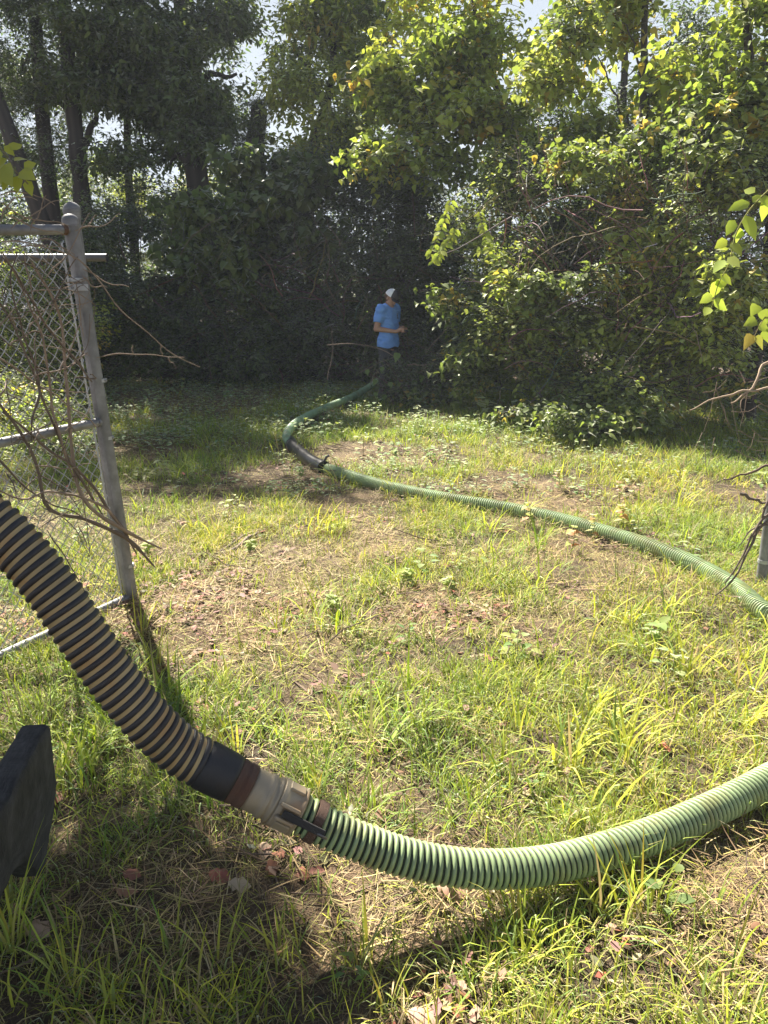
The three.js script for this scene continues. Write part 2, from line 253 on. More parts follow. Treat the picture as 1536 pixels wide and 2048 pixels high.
// ---------------------------------------------------------------- foliage
function cluster(n, rad, L, ratio, shape, o = {}) {            // a spray of leaves on a few twigs
  const b = new MB(), tw = [];
  for (let k = 0; k < (o.twigs ?? 4); k++) { const a = R() * 6.283, e = rr(-0.4, 0.7), d = V(Math.cos(a) * Math.cos(e), Math.sin(e), Math.sin(a) * Math.cos(e)), p = [V(0, 0, 0), d.clone().multiplyScalar(rad * 0.5).add(V(rr(-0.03, 0.03), 0.02, rr(-0.03, 0.03))), d.clone().multiplyScalar(rad).add(V(0, -0.12 * rad, 0))]; tw.push(p); b.tube(p, (t) => 0.005 * (1 - t * 0.7), 3, [0.1, 0.075, 0.05]); }
  for (let k = 0; k < n; k++) {
    const p = pick(tw), t = rr(0.1, 1), q = t < 0.5 ? p[0].clone().lerp(p[1], t * 2) : p[1].clone().lerp(p[2], t * 2 - 1), a = R() * 6.283, out = q.clone().normalize();
    q.add(V(rr(-1, 1), rr(-0.8, 0.8), rr(-1, 1)).multiplyScalar(rad * (o.loose ?? 0.28)));
    const d = V(Math.cos(a), rr(o.hang ?? -0.9, 0.35), Math.sin(a)).addScaledVector(out, 0.6).normalize(), l = L * rr(0.55, 1.25), j = rr(0.7, 1.3), y = R();
    b.leaf(q, d, V(rr(-0.7, 0.7), 1, rr(-0.7, 0.7)).normalize(), l, l * ratio, shape, [j * (1 + 0.25 * y * y), j, j * rr(0.8, 1.2)], rr(0, 0.5), rr(0.1, 0.4));
  }
  return b.geo();
}
R = rng(33);
const C = {
  fine: [0, 1, 2].map(() => cluster(42, 0.42, 0.075, 0.55, 'lo', { loose: 0.32 })),
  maple: [0, 1, 2].map(() => cluster(40, 0.5, 0.13, 0.5, 'lance', { hang: -1.3 })),
  heart: [0, 1, 2].map(() => cluster(26, 0.36, 0.095, 0.85, 'heart', { hang: -1.2 })),
  small: [0, 1, 2].map(() => cluster(40, 0.32, 0.055, 0.65, 'ov', { hang: -0.7 })),
  big: [0, 1].map(() => cluster(16, 0.42, 0.16, 0.9, 'heart', { hang: -1.3 })),
};
// blobs: [x, y, depth, rx, ry in photo pixels, half thickness in metres, clusters]
function foliage(parent, blobs, geos, col, o = {}) {
  const pts = [], base = parent.position;
  for (const [x, y, d, rx, ry, rz, n] of blobs) {
    const c = x.isVector3 ? x : at(x, y, d), s = x.isVector3 ? 1 : d / FOC, clumps = [], m = Math.max(3, Math.round(n / (o.per ?? 14)));
    for (let k = 0; k < m; k++) { let u; do u = V(rr(-1, 1), rr(-1, 1), rr(-1, 1)); while (u.length() > 1); if (o.shell) u.setLength(Math.pow(u.length(), o.shell)); clumps.push(V(c.x + u.x * rx * s, c.y + u.y * ry * s, c.z + u.z * rz)); }
    const cr = o.clump ?? 0.55;
    for (let k = 0; k < n; k++) { const q = pick(clumps), p = V(q.x + rr(-cr, cr) * rr(0.3, 1), q.y + rr(-cr, cr) * 0.75 * rr(0.3, 1), q.z + rr(-cr, cr) * rr(0.3, 1)); if (p.y > 0.08) pts.push(p); }
  }
  const per = geos.map(() => []); for (const p of pts) per[Math.floor(R() * geos.length)].push(p);
  const q = new THREE.Object3D(), cc = new THREE.Color();
  geos.forEach((geo, k) => {
    if (!per[k].length) return;
    const m = new THREE.InstancedMesh(geo, M.leaf, per[k].length); m.name = o.name ?? 'crown'; m.userData.kind = 'stuff'; m.castShadow = m.receiveShadow = true;
    per[k].forEach((p, i) => {
      q.position.set(p.x - base.x, p.y - base.y, p.z - base.z); q.rotation.set(rr(-0.4, 0.4), R() * 6.283, rr(-0.4, 0.4)); q.scale.setScalar((o.scale ?? 1) * rr(0.7, 1.25)); q.updateMatrix(); m.setMatrixAt(i, q.matrix);
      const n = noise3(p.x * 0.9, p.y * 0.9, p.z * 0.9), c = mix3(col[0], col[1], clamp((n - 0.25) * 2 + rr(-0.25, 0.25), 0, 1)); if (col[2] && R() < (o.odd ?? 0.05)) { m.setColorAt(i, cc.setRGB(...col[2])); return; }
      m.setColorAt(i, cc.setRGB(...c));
    });
    parent.add(m);
  });
  return pts;
}
const tint = (c, a, b) => { const j = rr(a, b), h = rr(0.92, 1.08); return [c[0] * j * h, c[1] * j, c[2] * j]; };
const BARK = (t, a) => { const n = 0.75 + 0.5 * Math.sin(a * 7 + t * 3) * 0.4; return [0.085 * n, 0.07 * n, 0.058 * n]; };
function trunk(parent, pts, r0, r1, limbs = [], name = 'trunk') {
  const b = new MB(); const p = wobble(curve(pts, 26), r0 * 0.25, 2); b.tube(p, (t) => (r0 + (r1 - r0) * t) * (1 + 0.5 * Math.exp(-t * 30)), 14, BARK, { bump: 0.35, freq: 9 });
  const t = put(name, b.geo(), M.bark, parent);
  for (const [f, to, r] of limbs) { const s = p[Math.round(f * (p.length - 1))], e = new MB(), mid = s.clone().lerp(to, 0.5).add(V(rr(-0.2, 0.2), 0.25, rr(-0.2, 0.2))); e.tube(wobble(curve([s, mid, to], 14), 0.06), (k) => r * (1 - 0.75 * k), 8, BARK, { bump: 0.3, freq: 9 }); put('limb', e.geo(), M.bark, parent); }
  return p;
}
function stems(parent, n, box, r, len, col, name = 'stems', hang = 0.6) {   // a tangle of thin stems inside a box [x0,x1,y0,y1,z0,z1]
  const b = new MB();
  for (let k = 0; k < n; k++) {
    const p = V(rr(box[0], box[1]), rr(box[2], box[3]), rr(box[4], box[5])), a = R() * 6.283, l = rr(...len), d = V(Math.cos(a) * (1 - hang), rr(-1, 1) * hang + 0.2, Math.sin(a) * (1 - hang)).normalize(), pts = [];
    for (let s = 0; s < 7; s++) { pts.push(p.clone()); p.addScaledVector(d, l / 6); d.add(V(rr(-0.35, 0.35), rr(-0.35, 0.25), rr(-0.35, 0.35))).normalize(); if (p.y < 0.02) p.y = 0.02; }
    const c = col.map((q) => q * rr(0.6, 1.5)), w = rr(...r); b.tube(pts, (t) => w * (1 - 0.6 * t), 4, c);
  }
  const m = put(name, b.geo(), M.bark, parent); m.userData.kind = 'stuff'; return m;
}
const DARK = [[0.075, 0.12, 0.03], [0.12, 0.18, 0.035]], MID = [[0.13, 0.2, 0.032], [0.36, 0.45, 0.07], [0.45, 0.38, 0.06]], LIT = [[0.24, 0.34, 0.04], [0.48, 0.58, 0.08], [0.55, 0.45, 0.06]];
const baseOf = (x, z) => V(x, 0, z);
R = rng(51);
// tall trees at the left, standing about 17 m away
{
  const tr = (x0, y0, x1, y1, d, h) => { const a = at(x0, y0, d), b = at(x1, y1, d), k = V().subVectors(b, a), f = a.clone().addScaledVector(k, -a.y / k.y * 1.0); return [V(f.x * 0.5 + a.x * 0.5 + (f.x - a.x) * 0.2, -0.05, a.z), a, b, b.clone().addScaledVector(k, (h - b.y) / k.y)]; };
  const mk = (name, label, pts, r0, r1, limbs, blobs, geos, col, o) => { const t = thing(name, label, 'tree', V(pts[0].x, 0, pts[0].z)); trunk(t, pts, r0, r1, limbs); foliage(t, blobs, geos, col, o); return t; };
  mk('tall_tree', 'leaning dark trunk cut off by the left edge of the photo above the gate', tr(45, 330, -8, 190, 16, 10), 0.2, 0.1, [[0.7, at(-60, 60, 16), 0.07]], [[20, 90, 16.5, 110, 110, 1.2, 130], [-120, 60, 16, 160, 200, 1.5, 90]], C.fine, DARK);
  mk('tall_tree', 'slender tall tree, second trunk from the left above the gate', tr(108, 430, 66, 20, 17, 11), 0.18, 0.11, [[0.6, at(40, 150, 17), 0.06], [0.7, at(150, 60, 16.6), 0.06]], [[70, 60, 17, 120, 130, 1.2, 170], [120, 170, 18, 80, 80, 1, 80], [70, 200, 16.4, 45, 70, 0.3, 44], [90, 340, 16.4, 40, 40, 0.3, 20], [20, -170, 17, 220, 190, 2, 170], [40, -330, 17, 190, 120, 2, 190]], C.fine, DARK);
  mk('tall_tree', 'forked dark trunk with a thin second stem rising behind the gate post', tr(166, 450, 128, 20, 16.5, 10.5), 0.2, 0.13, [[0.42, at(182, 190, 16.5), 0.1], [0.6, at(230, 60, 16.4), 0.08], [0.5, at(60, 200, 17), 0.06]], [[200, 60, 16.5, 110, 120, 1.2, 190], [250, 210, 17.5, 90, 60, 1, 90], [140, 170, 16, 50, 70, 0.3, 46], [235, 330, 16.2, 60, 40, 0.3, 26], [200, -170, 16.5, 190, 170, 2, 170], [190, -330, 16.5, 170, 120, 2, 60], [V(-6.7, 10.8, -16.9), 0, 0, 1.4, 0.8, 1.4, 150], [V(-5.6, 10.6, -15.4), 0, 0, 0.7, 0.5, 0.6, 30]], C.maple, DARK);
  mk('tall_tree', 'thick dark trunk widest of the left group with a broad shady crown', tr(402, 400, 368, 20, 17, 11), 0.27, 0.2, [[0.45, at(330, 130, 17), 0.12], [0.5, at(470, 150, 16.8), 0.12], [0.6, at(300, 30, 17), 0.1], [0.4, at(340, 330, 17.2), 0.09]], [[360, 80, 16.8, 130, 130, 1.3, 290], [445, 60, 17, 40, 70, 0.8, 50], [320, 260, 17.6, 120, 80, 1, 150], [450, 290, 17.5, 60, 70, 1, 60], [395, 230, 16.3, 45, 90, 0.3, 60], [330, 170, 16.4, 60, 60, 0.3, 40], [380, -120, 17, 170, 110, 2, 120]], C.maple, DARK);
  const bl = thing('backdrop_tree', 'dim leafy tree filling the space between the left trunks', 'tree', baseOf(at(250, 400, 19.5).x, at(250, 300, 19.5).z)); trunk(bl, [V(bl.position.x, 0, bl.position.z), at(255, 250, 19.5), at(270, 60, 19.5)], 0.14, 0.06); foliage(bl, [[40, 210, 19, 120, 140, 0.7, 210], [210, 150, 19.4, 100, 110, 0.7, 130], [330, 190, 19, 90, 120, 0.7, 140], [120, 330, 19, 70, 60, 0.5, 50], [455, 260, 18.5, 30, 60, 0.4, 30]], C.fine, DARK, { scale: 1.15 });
  // broken snag wrapped in vines
  const s = thing('snag', 'broken off trunk stub wrapped in vines beside the sky gap', 'dead tree', baseOf(at(515, 300, 16).x, at(515, 300, 16).z));
  trunk(s, [V(s.position.x, 0, s.position.z), at(516, 320, 16), at(518, 212, 16)], 0.24, 0.17); foliage(s, [[516, 262, 15.85, 20, 56, 0.2, 64], [488, 300, 15.9, 34, 40, 0.3, 40]], C.small, DARK, { name: 'vine_leaves', clump: 0.2, scale: 0.8 });
  const b = thing('slender_tree', 'slender tree with drooping pointed leaves right of the sky gap', 'tree', baseOf(at(620, 300, 15.5).x, at(620, 300, 15.5).z));
  trunk(b, [V(b.position.x, 0, b.position.z), at(625, 330, 15.5), at(665, 130, 15.5), at(640, -120, 15.5)], 0.13, 0.05, [[0.6, at(580, 100, 15.5), 0.05], [0.65, at(700, 60, 15.5), 0.04], [0.5, at(590, 220, 15.4), 0.05]]);
  foliage(b, [[620, 80, 15.5, 30, 60, 0.6, 45], [600, 185, 15.4, 35, 55, 0.6, 60], [655, 285, 15.4, 75, 70, 0.7, 110], [720, 60, 15.6, 70, 80, 0.9, 110], [730, 190, 15.6, 60, 90, 0.9, 100], [680, -10, 15.6, 60, 30, 0.6, 30], [690, -130, 15.5, 120, 80, 1.2, 80]], C.maple, MID);
}
// behind the clearing: lit trees beyond, seen through gaps
for (const [x, d, w, h, label] of [[205, 26, 90, 3.4, 'sunlit pale tree far behind the forked trunk'], [-60, 25, 140, 3.6, 'sunlit far tree at the left edge beyond the gate'], [330, 27, 130, 2.2, 'low far tree seen under the crown of the thick trunk']]) {
  const p = at(x, 380, d), t = thing('far_tree', label, 'tree', baseOf(p.x, p.z)); trunk(t, [V(p.x, 0, p.z), V(p.x + 0.2, h * 0.6, p.z), V(p.x, h, p.z)], 0.15, 0.06);
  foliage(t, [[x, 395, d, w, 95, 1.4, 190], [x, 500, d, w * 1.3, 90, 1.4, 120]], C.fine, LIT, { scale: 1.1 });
}
// shady bushes along the back of the clearing
const bush = (name, label, x, y, d, blobs, geos, col, o, st) => { const p = gnd(x, y), t = thing(name, label, 'bush', baseOf(p.x, p.z)); foliage(t, blobs, geos, col, { name: 'foliage', ...o }); if (st) stems(t, ...st); return t; };
const boxOf = (x0, y0, x1, y1, d, dz) => { const a = at(x0, y1, d), b = at(x1, y0, d); return [a.x, b.x, Math.max(0.1, a.y), b.y, (a.z + b.z) / 2 - dz, (a.z + b.z) / 2 + dz]; };
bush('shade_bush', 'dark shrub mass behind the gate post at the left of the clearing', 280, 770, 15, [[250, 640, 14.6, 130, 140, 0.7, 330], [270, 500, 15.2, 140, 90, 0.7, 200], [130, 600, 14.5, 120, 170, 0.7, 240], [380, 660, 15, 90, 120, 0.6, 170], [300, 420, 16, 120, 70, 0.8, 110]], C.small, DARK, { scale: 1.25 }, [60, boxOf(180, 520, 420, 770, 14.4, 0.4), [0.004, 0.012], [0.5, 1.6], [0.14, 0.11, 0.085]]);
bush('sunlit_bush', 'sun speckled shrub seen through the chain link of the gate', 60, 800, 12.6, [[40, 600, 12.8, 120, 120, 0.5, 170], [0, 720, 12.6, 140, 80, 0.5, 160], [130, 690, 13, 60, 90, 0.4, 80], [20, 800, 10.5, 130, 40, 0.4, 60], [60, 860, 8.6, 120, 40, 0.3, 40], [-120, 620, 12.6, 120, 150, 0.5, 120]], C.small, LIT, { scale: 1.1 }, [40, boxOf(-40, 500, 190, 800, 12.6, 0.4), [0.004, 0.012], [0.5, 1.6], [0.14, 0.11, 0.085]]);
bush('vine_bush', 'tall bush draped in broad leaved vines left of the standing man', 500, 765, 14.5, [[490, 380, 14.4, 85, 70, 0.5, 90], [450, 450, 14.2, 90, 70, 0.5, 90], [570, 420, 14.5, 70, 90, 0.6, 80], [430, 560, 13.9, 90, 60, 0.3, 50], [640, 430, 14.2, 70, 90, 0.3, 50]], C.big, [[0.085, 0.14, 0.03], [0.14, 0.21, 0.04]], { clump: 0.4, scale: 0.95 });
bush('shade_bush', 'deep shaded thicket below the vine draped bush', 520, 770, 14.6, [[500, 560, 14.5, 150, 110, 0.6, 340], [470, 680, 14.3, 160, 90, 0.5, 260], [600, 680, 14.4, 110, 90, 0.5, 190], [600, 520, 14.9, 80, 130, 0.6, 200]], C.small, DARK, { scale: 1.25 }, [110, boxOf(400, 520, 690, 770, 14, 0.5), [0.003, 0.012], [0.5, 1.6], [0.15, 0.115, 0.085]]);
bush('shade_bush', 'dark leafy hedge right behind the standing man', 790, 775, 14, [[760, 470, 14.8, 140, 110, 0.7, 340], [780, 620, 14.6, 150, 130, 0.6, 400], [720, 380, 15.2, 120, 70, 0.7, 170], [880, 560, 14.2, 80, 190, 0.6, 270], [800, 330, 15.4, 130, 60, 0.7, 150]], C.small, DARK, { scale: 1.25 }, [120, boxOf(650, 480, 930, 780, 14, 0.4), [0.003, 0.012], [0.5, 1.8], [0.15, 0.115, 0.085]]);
{ // far wood behind everything, reads as one mass
  const t = thing('far_wood', 'dark mass of far woodland behind the bushes', 'woods'); delete t.userData.category; t.userData.kind = 'stuff';
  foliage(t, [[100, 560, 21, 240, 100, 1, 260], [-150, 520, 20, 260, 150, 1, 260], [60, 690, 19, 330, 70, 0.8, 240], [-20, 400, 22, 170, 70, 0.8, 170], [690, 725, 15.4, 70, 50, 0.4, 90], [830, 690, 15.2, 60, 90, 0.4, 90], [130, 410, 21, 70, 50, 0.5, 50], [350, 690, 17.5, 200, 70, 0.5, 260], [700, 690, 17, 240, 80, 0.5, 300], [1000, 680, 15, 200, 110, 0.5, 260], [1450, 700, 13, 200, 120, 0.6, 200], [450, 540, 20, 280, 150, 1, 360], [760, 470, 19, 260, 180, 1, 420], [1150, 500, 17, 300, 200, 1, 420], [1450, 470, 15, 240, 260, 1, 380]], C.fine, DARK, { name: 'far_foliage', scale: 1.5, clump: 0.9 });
}
bush('bramble', 'dark bramble thicket hiding the legs of the standing man', 800, 806, 11.8, [[790, 785, 11.9, 40, 20, 0.2, 16], [850, 745, 11.7, 55, 50, 0.25, 60], [905, 730, 11.5, 50, 70, 0.3, 70], [800, 760, 12, 30, 24, 0.1, 12]], C.small, DARK, { scale: 0.85, clump: 0.2 }, [130, boxOf(760, 760, 930, 805, 11.8, 0.25), [0.003, 0.008], [0.2, 0.6], [0.09, 0.065, 0.05]]);
// sunlit trees and bushes on the right
{
  const a = at(990, 300, 13), t = thing('sunlit_tree', 'bright yellow green tree leaning over the spot above the man', 'tree', baseOf(at(1010, 700, 13).x, a.z));
  trunk(t, [V(t.position.x, 0, a.z), at(1012, 270, 13), at(955, 60, 13), at(930, -150, 13)], 0.075, 0.03, [[0.5, at(850, 200, 12.8), 0.03], [0.6, at(820, 90, 12.9), 0.03], [0.45, at(900, 280, 12.7), 0.025]]);
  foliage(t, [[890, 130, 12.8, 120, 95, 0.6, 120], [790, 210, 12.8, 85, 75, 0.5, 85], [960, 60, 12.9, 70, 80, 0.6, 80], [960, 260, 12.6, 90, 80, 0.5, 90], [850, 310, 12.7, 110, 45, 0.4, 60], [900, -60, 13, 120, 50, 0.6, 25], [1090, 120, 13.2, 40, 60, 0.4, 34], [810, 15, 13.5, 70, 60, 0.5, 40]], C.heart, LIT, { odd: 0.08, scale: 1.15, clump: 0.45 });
  const bt = thing('backdrop_tree', 'dark tree standing behind the sunlit right hand trees', 'tree', baseOf(at(1250, 700, 15).x, at(1250, 300, 15).z)); trunk(bt, [V(bt.position.x, 0, bt.position.z), at(1240, 300, 15), at(1260, -40, 15)], 0.12, 0.05); foliage(bt, [[1150, 330, 14.6, 200, 90, 0.6, 200], [1380, 120, 15, 150, 120, 0.6, 190], [1190, 60, 15, 60, 60, 0.5, 46], [1330, 320, 14.6, 180, 90, 0.6, 130], [1120, 130, 15, 45, 90, 0.5, 40], [1010, 340, 14.5, 60, 110, 0.5, 110], [1150, 480, 13.6, 130, 90, 0.5, 220], [1330, 470, 12.6, 120, 90, 0.4, 120]], C.fine, DARK, { scale: 1.1 });
  const b = thing('tall_vine_tree', 'tall dark leaved tree with bare thin stems against the sky on the right', 'tree', baseOf(at(1270, 800, 11).x, at(1270, 300, 11).z));
  trunk(b, [V(b.position.x, 0, b.position.z), at(1285, 260, 11), at(1290, 60, 11), at(1300, -200, 11)], 0.07, 0.035, [[0.5, at(1200, 120, 11), 0.025], [0.55, at(1340, 90, 11), 0.03], [0.6, at(1230, 30, 11), 0.02]]);
  foliage(b, [[1290, 50, 11, 80, 60, 0.4, 38], [1170, 50, 11, 80, 60, 0.4, 30], [1350, 150, 11, 60, 90, 0.4, 34], [1120, 180, 11.2, 50, 60, 0.4, 22], [1230, 300, 11, 120, 50, 0.5, 44], [1290, -90, 11.2, 180, 50, 0.6, 28]], C.heart, MID, { clump: 0.35, odd: 0.06, scale: 1.15 });
  const c = thing('edge_tree', 'leafy tree filling the upper right corner of the photo', 'tree', baseOf(at(1560, 800, 9.5).x, at(1500, 300, 9.5).z));
  trunk(c, [V(c.position.x, 0, c.position.z), at(1545, 420, 9.5), at(1500, 120, 9.5), at(1480, -160, 9.5)], 0.08, 0.04, [[0.5, at(1430, 200, 9.4), 0.03], [0.6, at(1580, 120, 9.4), 0.03]]);
  foliage(c, [[1470, 90, 9.5, 100, 110, 0.5, 62], [1500, 260, 9.3, 90, 110, 0.5, 62], [1420, 260, 9.6, 60, 80, 0.5, 60], [1580, 60, 9.5, 90, 160, 0.8, 80], [1480, -90, 9.6, 150, 60, 0.5, 25]], C.heart, LIT, { odd: 0.07, clump: 0.4, scale: 1.1 });
  bush('tangled_bush', 'large sunlit bush of small leaves and brown stems right of the man', 1100, 830, 10.5, [[1060, 360, 11.2, 110, 120, 0.4, 80], [1050, 600, 10.7, 90, 130, 0.4, 85], [1180, 430, 10.9, 110, 150, 0.4, 80], [1140, 700, 10.3, 130, 90, 0.4, 85], [1020, 700, 11, 90, 90, 0.4, 80], [980, 520, 11.6, 60, 130, 0.4, 80]], C.small, MID, { odd: 0.06, scale: 1.3, clump: 0.4 }, [240, boxOf(1000, 380, 1260, 820, 10.4, 0.6), [0.003, 0.011], [0.4, 1.5], [0.17, 0.125, 0.1]]);
  bush('tangled_bush', 'dense viny bush with sun specks filling the right side', 1380, 840, 9.5, [[1340, 370, 10.1, 120, 140, 0.4, 80], [1330, 620, 9.7, 130, 120, 0.4, 80], [1470, 480, 9.3, 110, 170, 0.4, 80], [1460, 700, 9, 120, 90, 0.4, 70], [1320, 760, 9.6, 130, 60, 0.4, 80], [1240, 640, 10.4, 70, 150, 0.4, 80]], C.small, MID, { odd: 0.05, scale: 1.3, clump: 0.4 }, [240, boxOf(1230, 400, 1530, 820, 9.3, 0.6), [0.003, 0.01], [0.4, 1.4], [0.17, 0.125, 0.1]]);
  bush('hanging_vine', 'heart leaved vine curtain hanging in front of the right bushes', 1300, 780, 9.2, [[1350, 280, 9.3, 40, 130, 0.2, 34], [1220, 330, 9.8, 110, 60, 0.3, 40], [1440, 380, 8.9, 60, 90, 0.2, 34], [1050, 640, 10.1, 50, 120, 0.15, 40], [1260, 560, 9.6, 110, 140, 0.2, 60], [1450, 600, 8.6, 70, 120, 0.2, 40], [930, 640, 11.2, 40, 90, 0.2, 30], [970, 710, 10.8, 70, 40, 0.3, 34]], C.heart, MID, { clump: 0.3, scale: 0.9 });
  bush('ground_vine', 'leafy vine spilling from the right bushes onto the grass', 1200, 870, 9, [[1120, 830, 9.6, 110, 22, 0.3, 46], [1200, 860, 9, 110, 26, 0.3, 54], [1290, 830, 9, 90, 26, 0.3, 40], [960, 770, 11.4, 80, 22, 0.3, 40], [860, 790, 11.8, 90, 22, 0.3, 50]], C.heart, MID, { clump: 0.22, scale: 0.75 });
}

// ---------------------------------------------------------------- chain link gate and the fence behind it
const GREY = [1, 1, 1];
const pipe = (pts, r, o = {}) => { const b = new MB(); b.tube(pts, r, o.sides ?? 18, GREY, { cap: true }); return b.geo(); };
const RUST = std({ color: new THREE.Color(0.105, 0.06, 0.042), roughness: 0.9, bumpMap: grainTex, bumpScale: 0.002 });
const TAN_TWIG = [0.23, 0.175, 0.135], DARK_TWIG = [0.125, 0.095, 0.075];
const P0 = gnd(262, 1192, 0.03), PU = gnd(0, 1312, 0.03).sub(P0).normalize(), PN = V(-PU.z, 0, PU.x);            // along the gate, and across it
if (PN.z < 0) PN.negate();
const gp = (x, y, off = 0) => { const r = pixelRay(x, y), o = P0.clone().addScaledVector(PN, off), c = V(0, EYE, 0); return c.addScaledVector(r, o.sub(c).dot(PN) / r.dot(PN)); };
const galvTex = tex(256, (u, v) => { const n = fbm2(u * 6, v * 6, 5, 6), s = fbm2(u * 40, v * 40, 2, 40); const k = 0.5 + 0.22 * (n - 0.45) + 0.08 * (s - 0.4); return [k, k, k * 1.02]; }, true);
const PIPE = new THREE.MeshStandardMaterial({ color: new THREE.Color(0.92, 0.92, 0.93), map: galvTex, metalness: 0.3, roughness: 0.55 });
function uvPipe(a, b, r, seg = 20) { const h = a.distanceTo(b), g = new THREE.CylinderGeometry(r, r, h, seg, 1); const uv = g.attributes.uv; for (let i = 0; i < uv.count; i++) uv.setXY(i, uv.getX(i) * 0.4, uv.getY(i) * h / 0.5); g.applyQuaternion(new THREE.Quaternion().setFromUnitVectors(V(0, 1, 0), b.clone().sub(a).normalize())); g.translate((a.x + b.x) / 2, (a.y + b.y) / 2, (a.z + b.z) / 2); return g; }
{
  R = rng(77);
  const g = thing('chain_link_gate', 'grey steel chain link gate frame overgrown with bare brown vines', 'gate', V(P0.x, 0, P0.z));
  const top = gp(140, 440), foot = P0.clone();
  const ext = (a, b, k) => b.clone().lerp(a, -k).sub(b).add(b).copy(a.clone().add(b.clone().sub(a).multiplyScalar(k)));
  put('upright', uvPipe(foot, top, 0.0345, 24), PIPE, g);
  const capG = new THREE.SphereGeometry(0.037, 20, 10, 0, Math.PI * 2, 0, Math.PI / 2); capG.scale(1, 0.75, 1); capG.translate(top.x, top.y, top.z);
  put('post_cap', mergeGeometries([capG, new THREE.CylinderGeometry(0.0375, 0.0385, 0.03, 20).translate(top.x, top.y - 0.012, top.z)]), PIPE, g);
  const rails = [[[139, 459], [0, 460], 0.0225], [[208, 842], [0, 886], 0.0215], [[262, 1192], [0, 1312], 0.0215]].map(([a, b, r]) => { const A = gp(...a), B = gp(...b); return [A, ext(A, B, 2.1), r]; });
  rails.forEach(([a, b, r], k) => { put('rail', uvPipe(a, b, r), PIPE, g); if (k < 2) { const d = b.clone().sub(a).normalize(); put('rail_collar', uvPipe(a.clone().addScaledVector(d, 0.027), a.clone().addScaledVector(d, 0.05), r + 0.003), k ? PIPE : RUST, g); } });
  // clamps along the upright
  for (const [x, y] of [[151, 563], [198, 764], [213, 878], [254, 1133]]) { const p = gp(x, y), b = p.clone().add(V(0, 0.016, 0)); put('tension_band', uvPipe(p, b, 0.0375), M.wire, g); put('bolt', new THREE.CylinderGeometry(0.005, 0.005, 0.018, 8).rotateX(Math.PI / 2).translate(p.x + 0.037, p.y + 0.008, p.z + 0.008), M.galv, g); }
  { const p = gp(157, 575), d = PU; const q = new RoundedBoxGeometry(0.085, 0.03, 0.006, 2, 0.002); q.rotateY(0.2); q.translate(p.x + 0.015, p.y, p.z + 0.04); put('latch_plate', q, M.wire, g); put('latch_bolt', new THREE.CylinderGeometry(0.008, 0.008, 0.02, 10).rotateX(Math.PI / 2).translate(p.x - 0.012, p.y, p.z + 0.047), M.galv, g); }
  // tension bar and the woven wires: each a zigzag that hooks its neighbours
  const [tA, tB] = rails[0], [bA, bB] = rails[2], L = 1.75, p = 0.034, dir = bB.clone().sub(bA).normalize(), L0 = bB.distanceTo(bA), Lt = tB.distanceTo(tA);
  const on = (s, v) => bA.clone().lerp(bB, s / L0).lerp(tA.clone().lerp(tB, s / Lt), v);
  put('tension_bar', uvPipe(on(0.06, 0.02), on(0.06, 0.97), 0.005, 8), M.wire, g);
  for (let i = 0; i < Math.floor(L / p); i++) {
    const pts = [], H = 52;
    for (let k = 0; k <= H; k++) { const v = 0.02 + 0.955 * k / H, s = 0.075 + i * p + (((k + i) % 2) ? 1 : -1) * p / 2, q = on(s, v); const n = 0.03 * (noise2(s * 2.2, v * 4) - 0.5) + 0.02 * (noise2(s * 6, v * 9) - 0.5); pts.push(q.addScaledVector(PN, n + 0.012 + (k % 2 ? 0.003 : -0.003)).addScaledVector(PU, 0.022 * (noise2(s * 5 + 9, v * 8) - 0.5)).add(V(0, 0.02 * (noise2(s * 4, v * 7 + 30) - 0.5), 0))); }
    const b = new MB(); b.tube(pts, 0.0025, 5, GREY); put('wire', b.geo(), M.wire, g);
  }
}
{
  const f = V(P0.x - 0.06, 0, P0.z - 0.1), t = V(P0.x - 0.155, 2.02, P0.z - 0.1), g = thing('fence_post', 'grey terminal post with a domed cap standing right behind the gate frame', 'post', f);
  put('pole', uvPipe(f, t, 0.033, 22), PIPE, g);
  const c = new THREE.SphereGeometry(0.042, 20, 12, 0, Math.PI * 2, 0, Math.PI / 2); c.scale(1, 0.95, 1); c.translate(t.x, t.y - 0.005, t.z); put('post_cap', mergeGeometries([c, new THREE.CylinderGeometry(0.043, 0.038, 0.05, 20).translate(t.x, t.y - 0.03, t.z)]), PIPE, g);
  const a = at(214, 515, 4.3), e = at(-160, 516, 4.35), h = new MB(); h.tube([a, a.clone().lerp(e, 0.5), e], 0.0205, 18, GREY);
  tag(put('fence_rail', h.geo(), PIPE, scene), 'loose horizontal grey pipe with an open end sticking out past the gate post', 'pipe');
  const gx = gnd(1522, 1168), q = thing('gate_post', 'short visible piece of grey post under twigs at the right edge', 'post', V(gx.x, 0, gx.z));
  put('pole', uvPipe(V(gx.x, -0.05, gx.z), V(gx.x, 1.9, gx.z), 0.031, 20), PIPE, q); put('tension_band', uvPipe(V(gx.x, 0.13, gx.z), V(gx.x, 0.15, gx.z), 0.0345), M.wire, q);
}
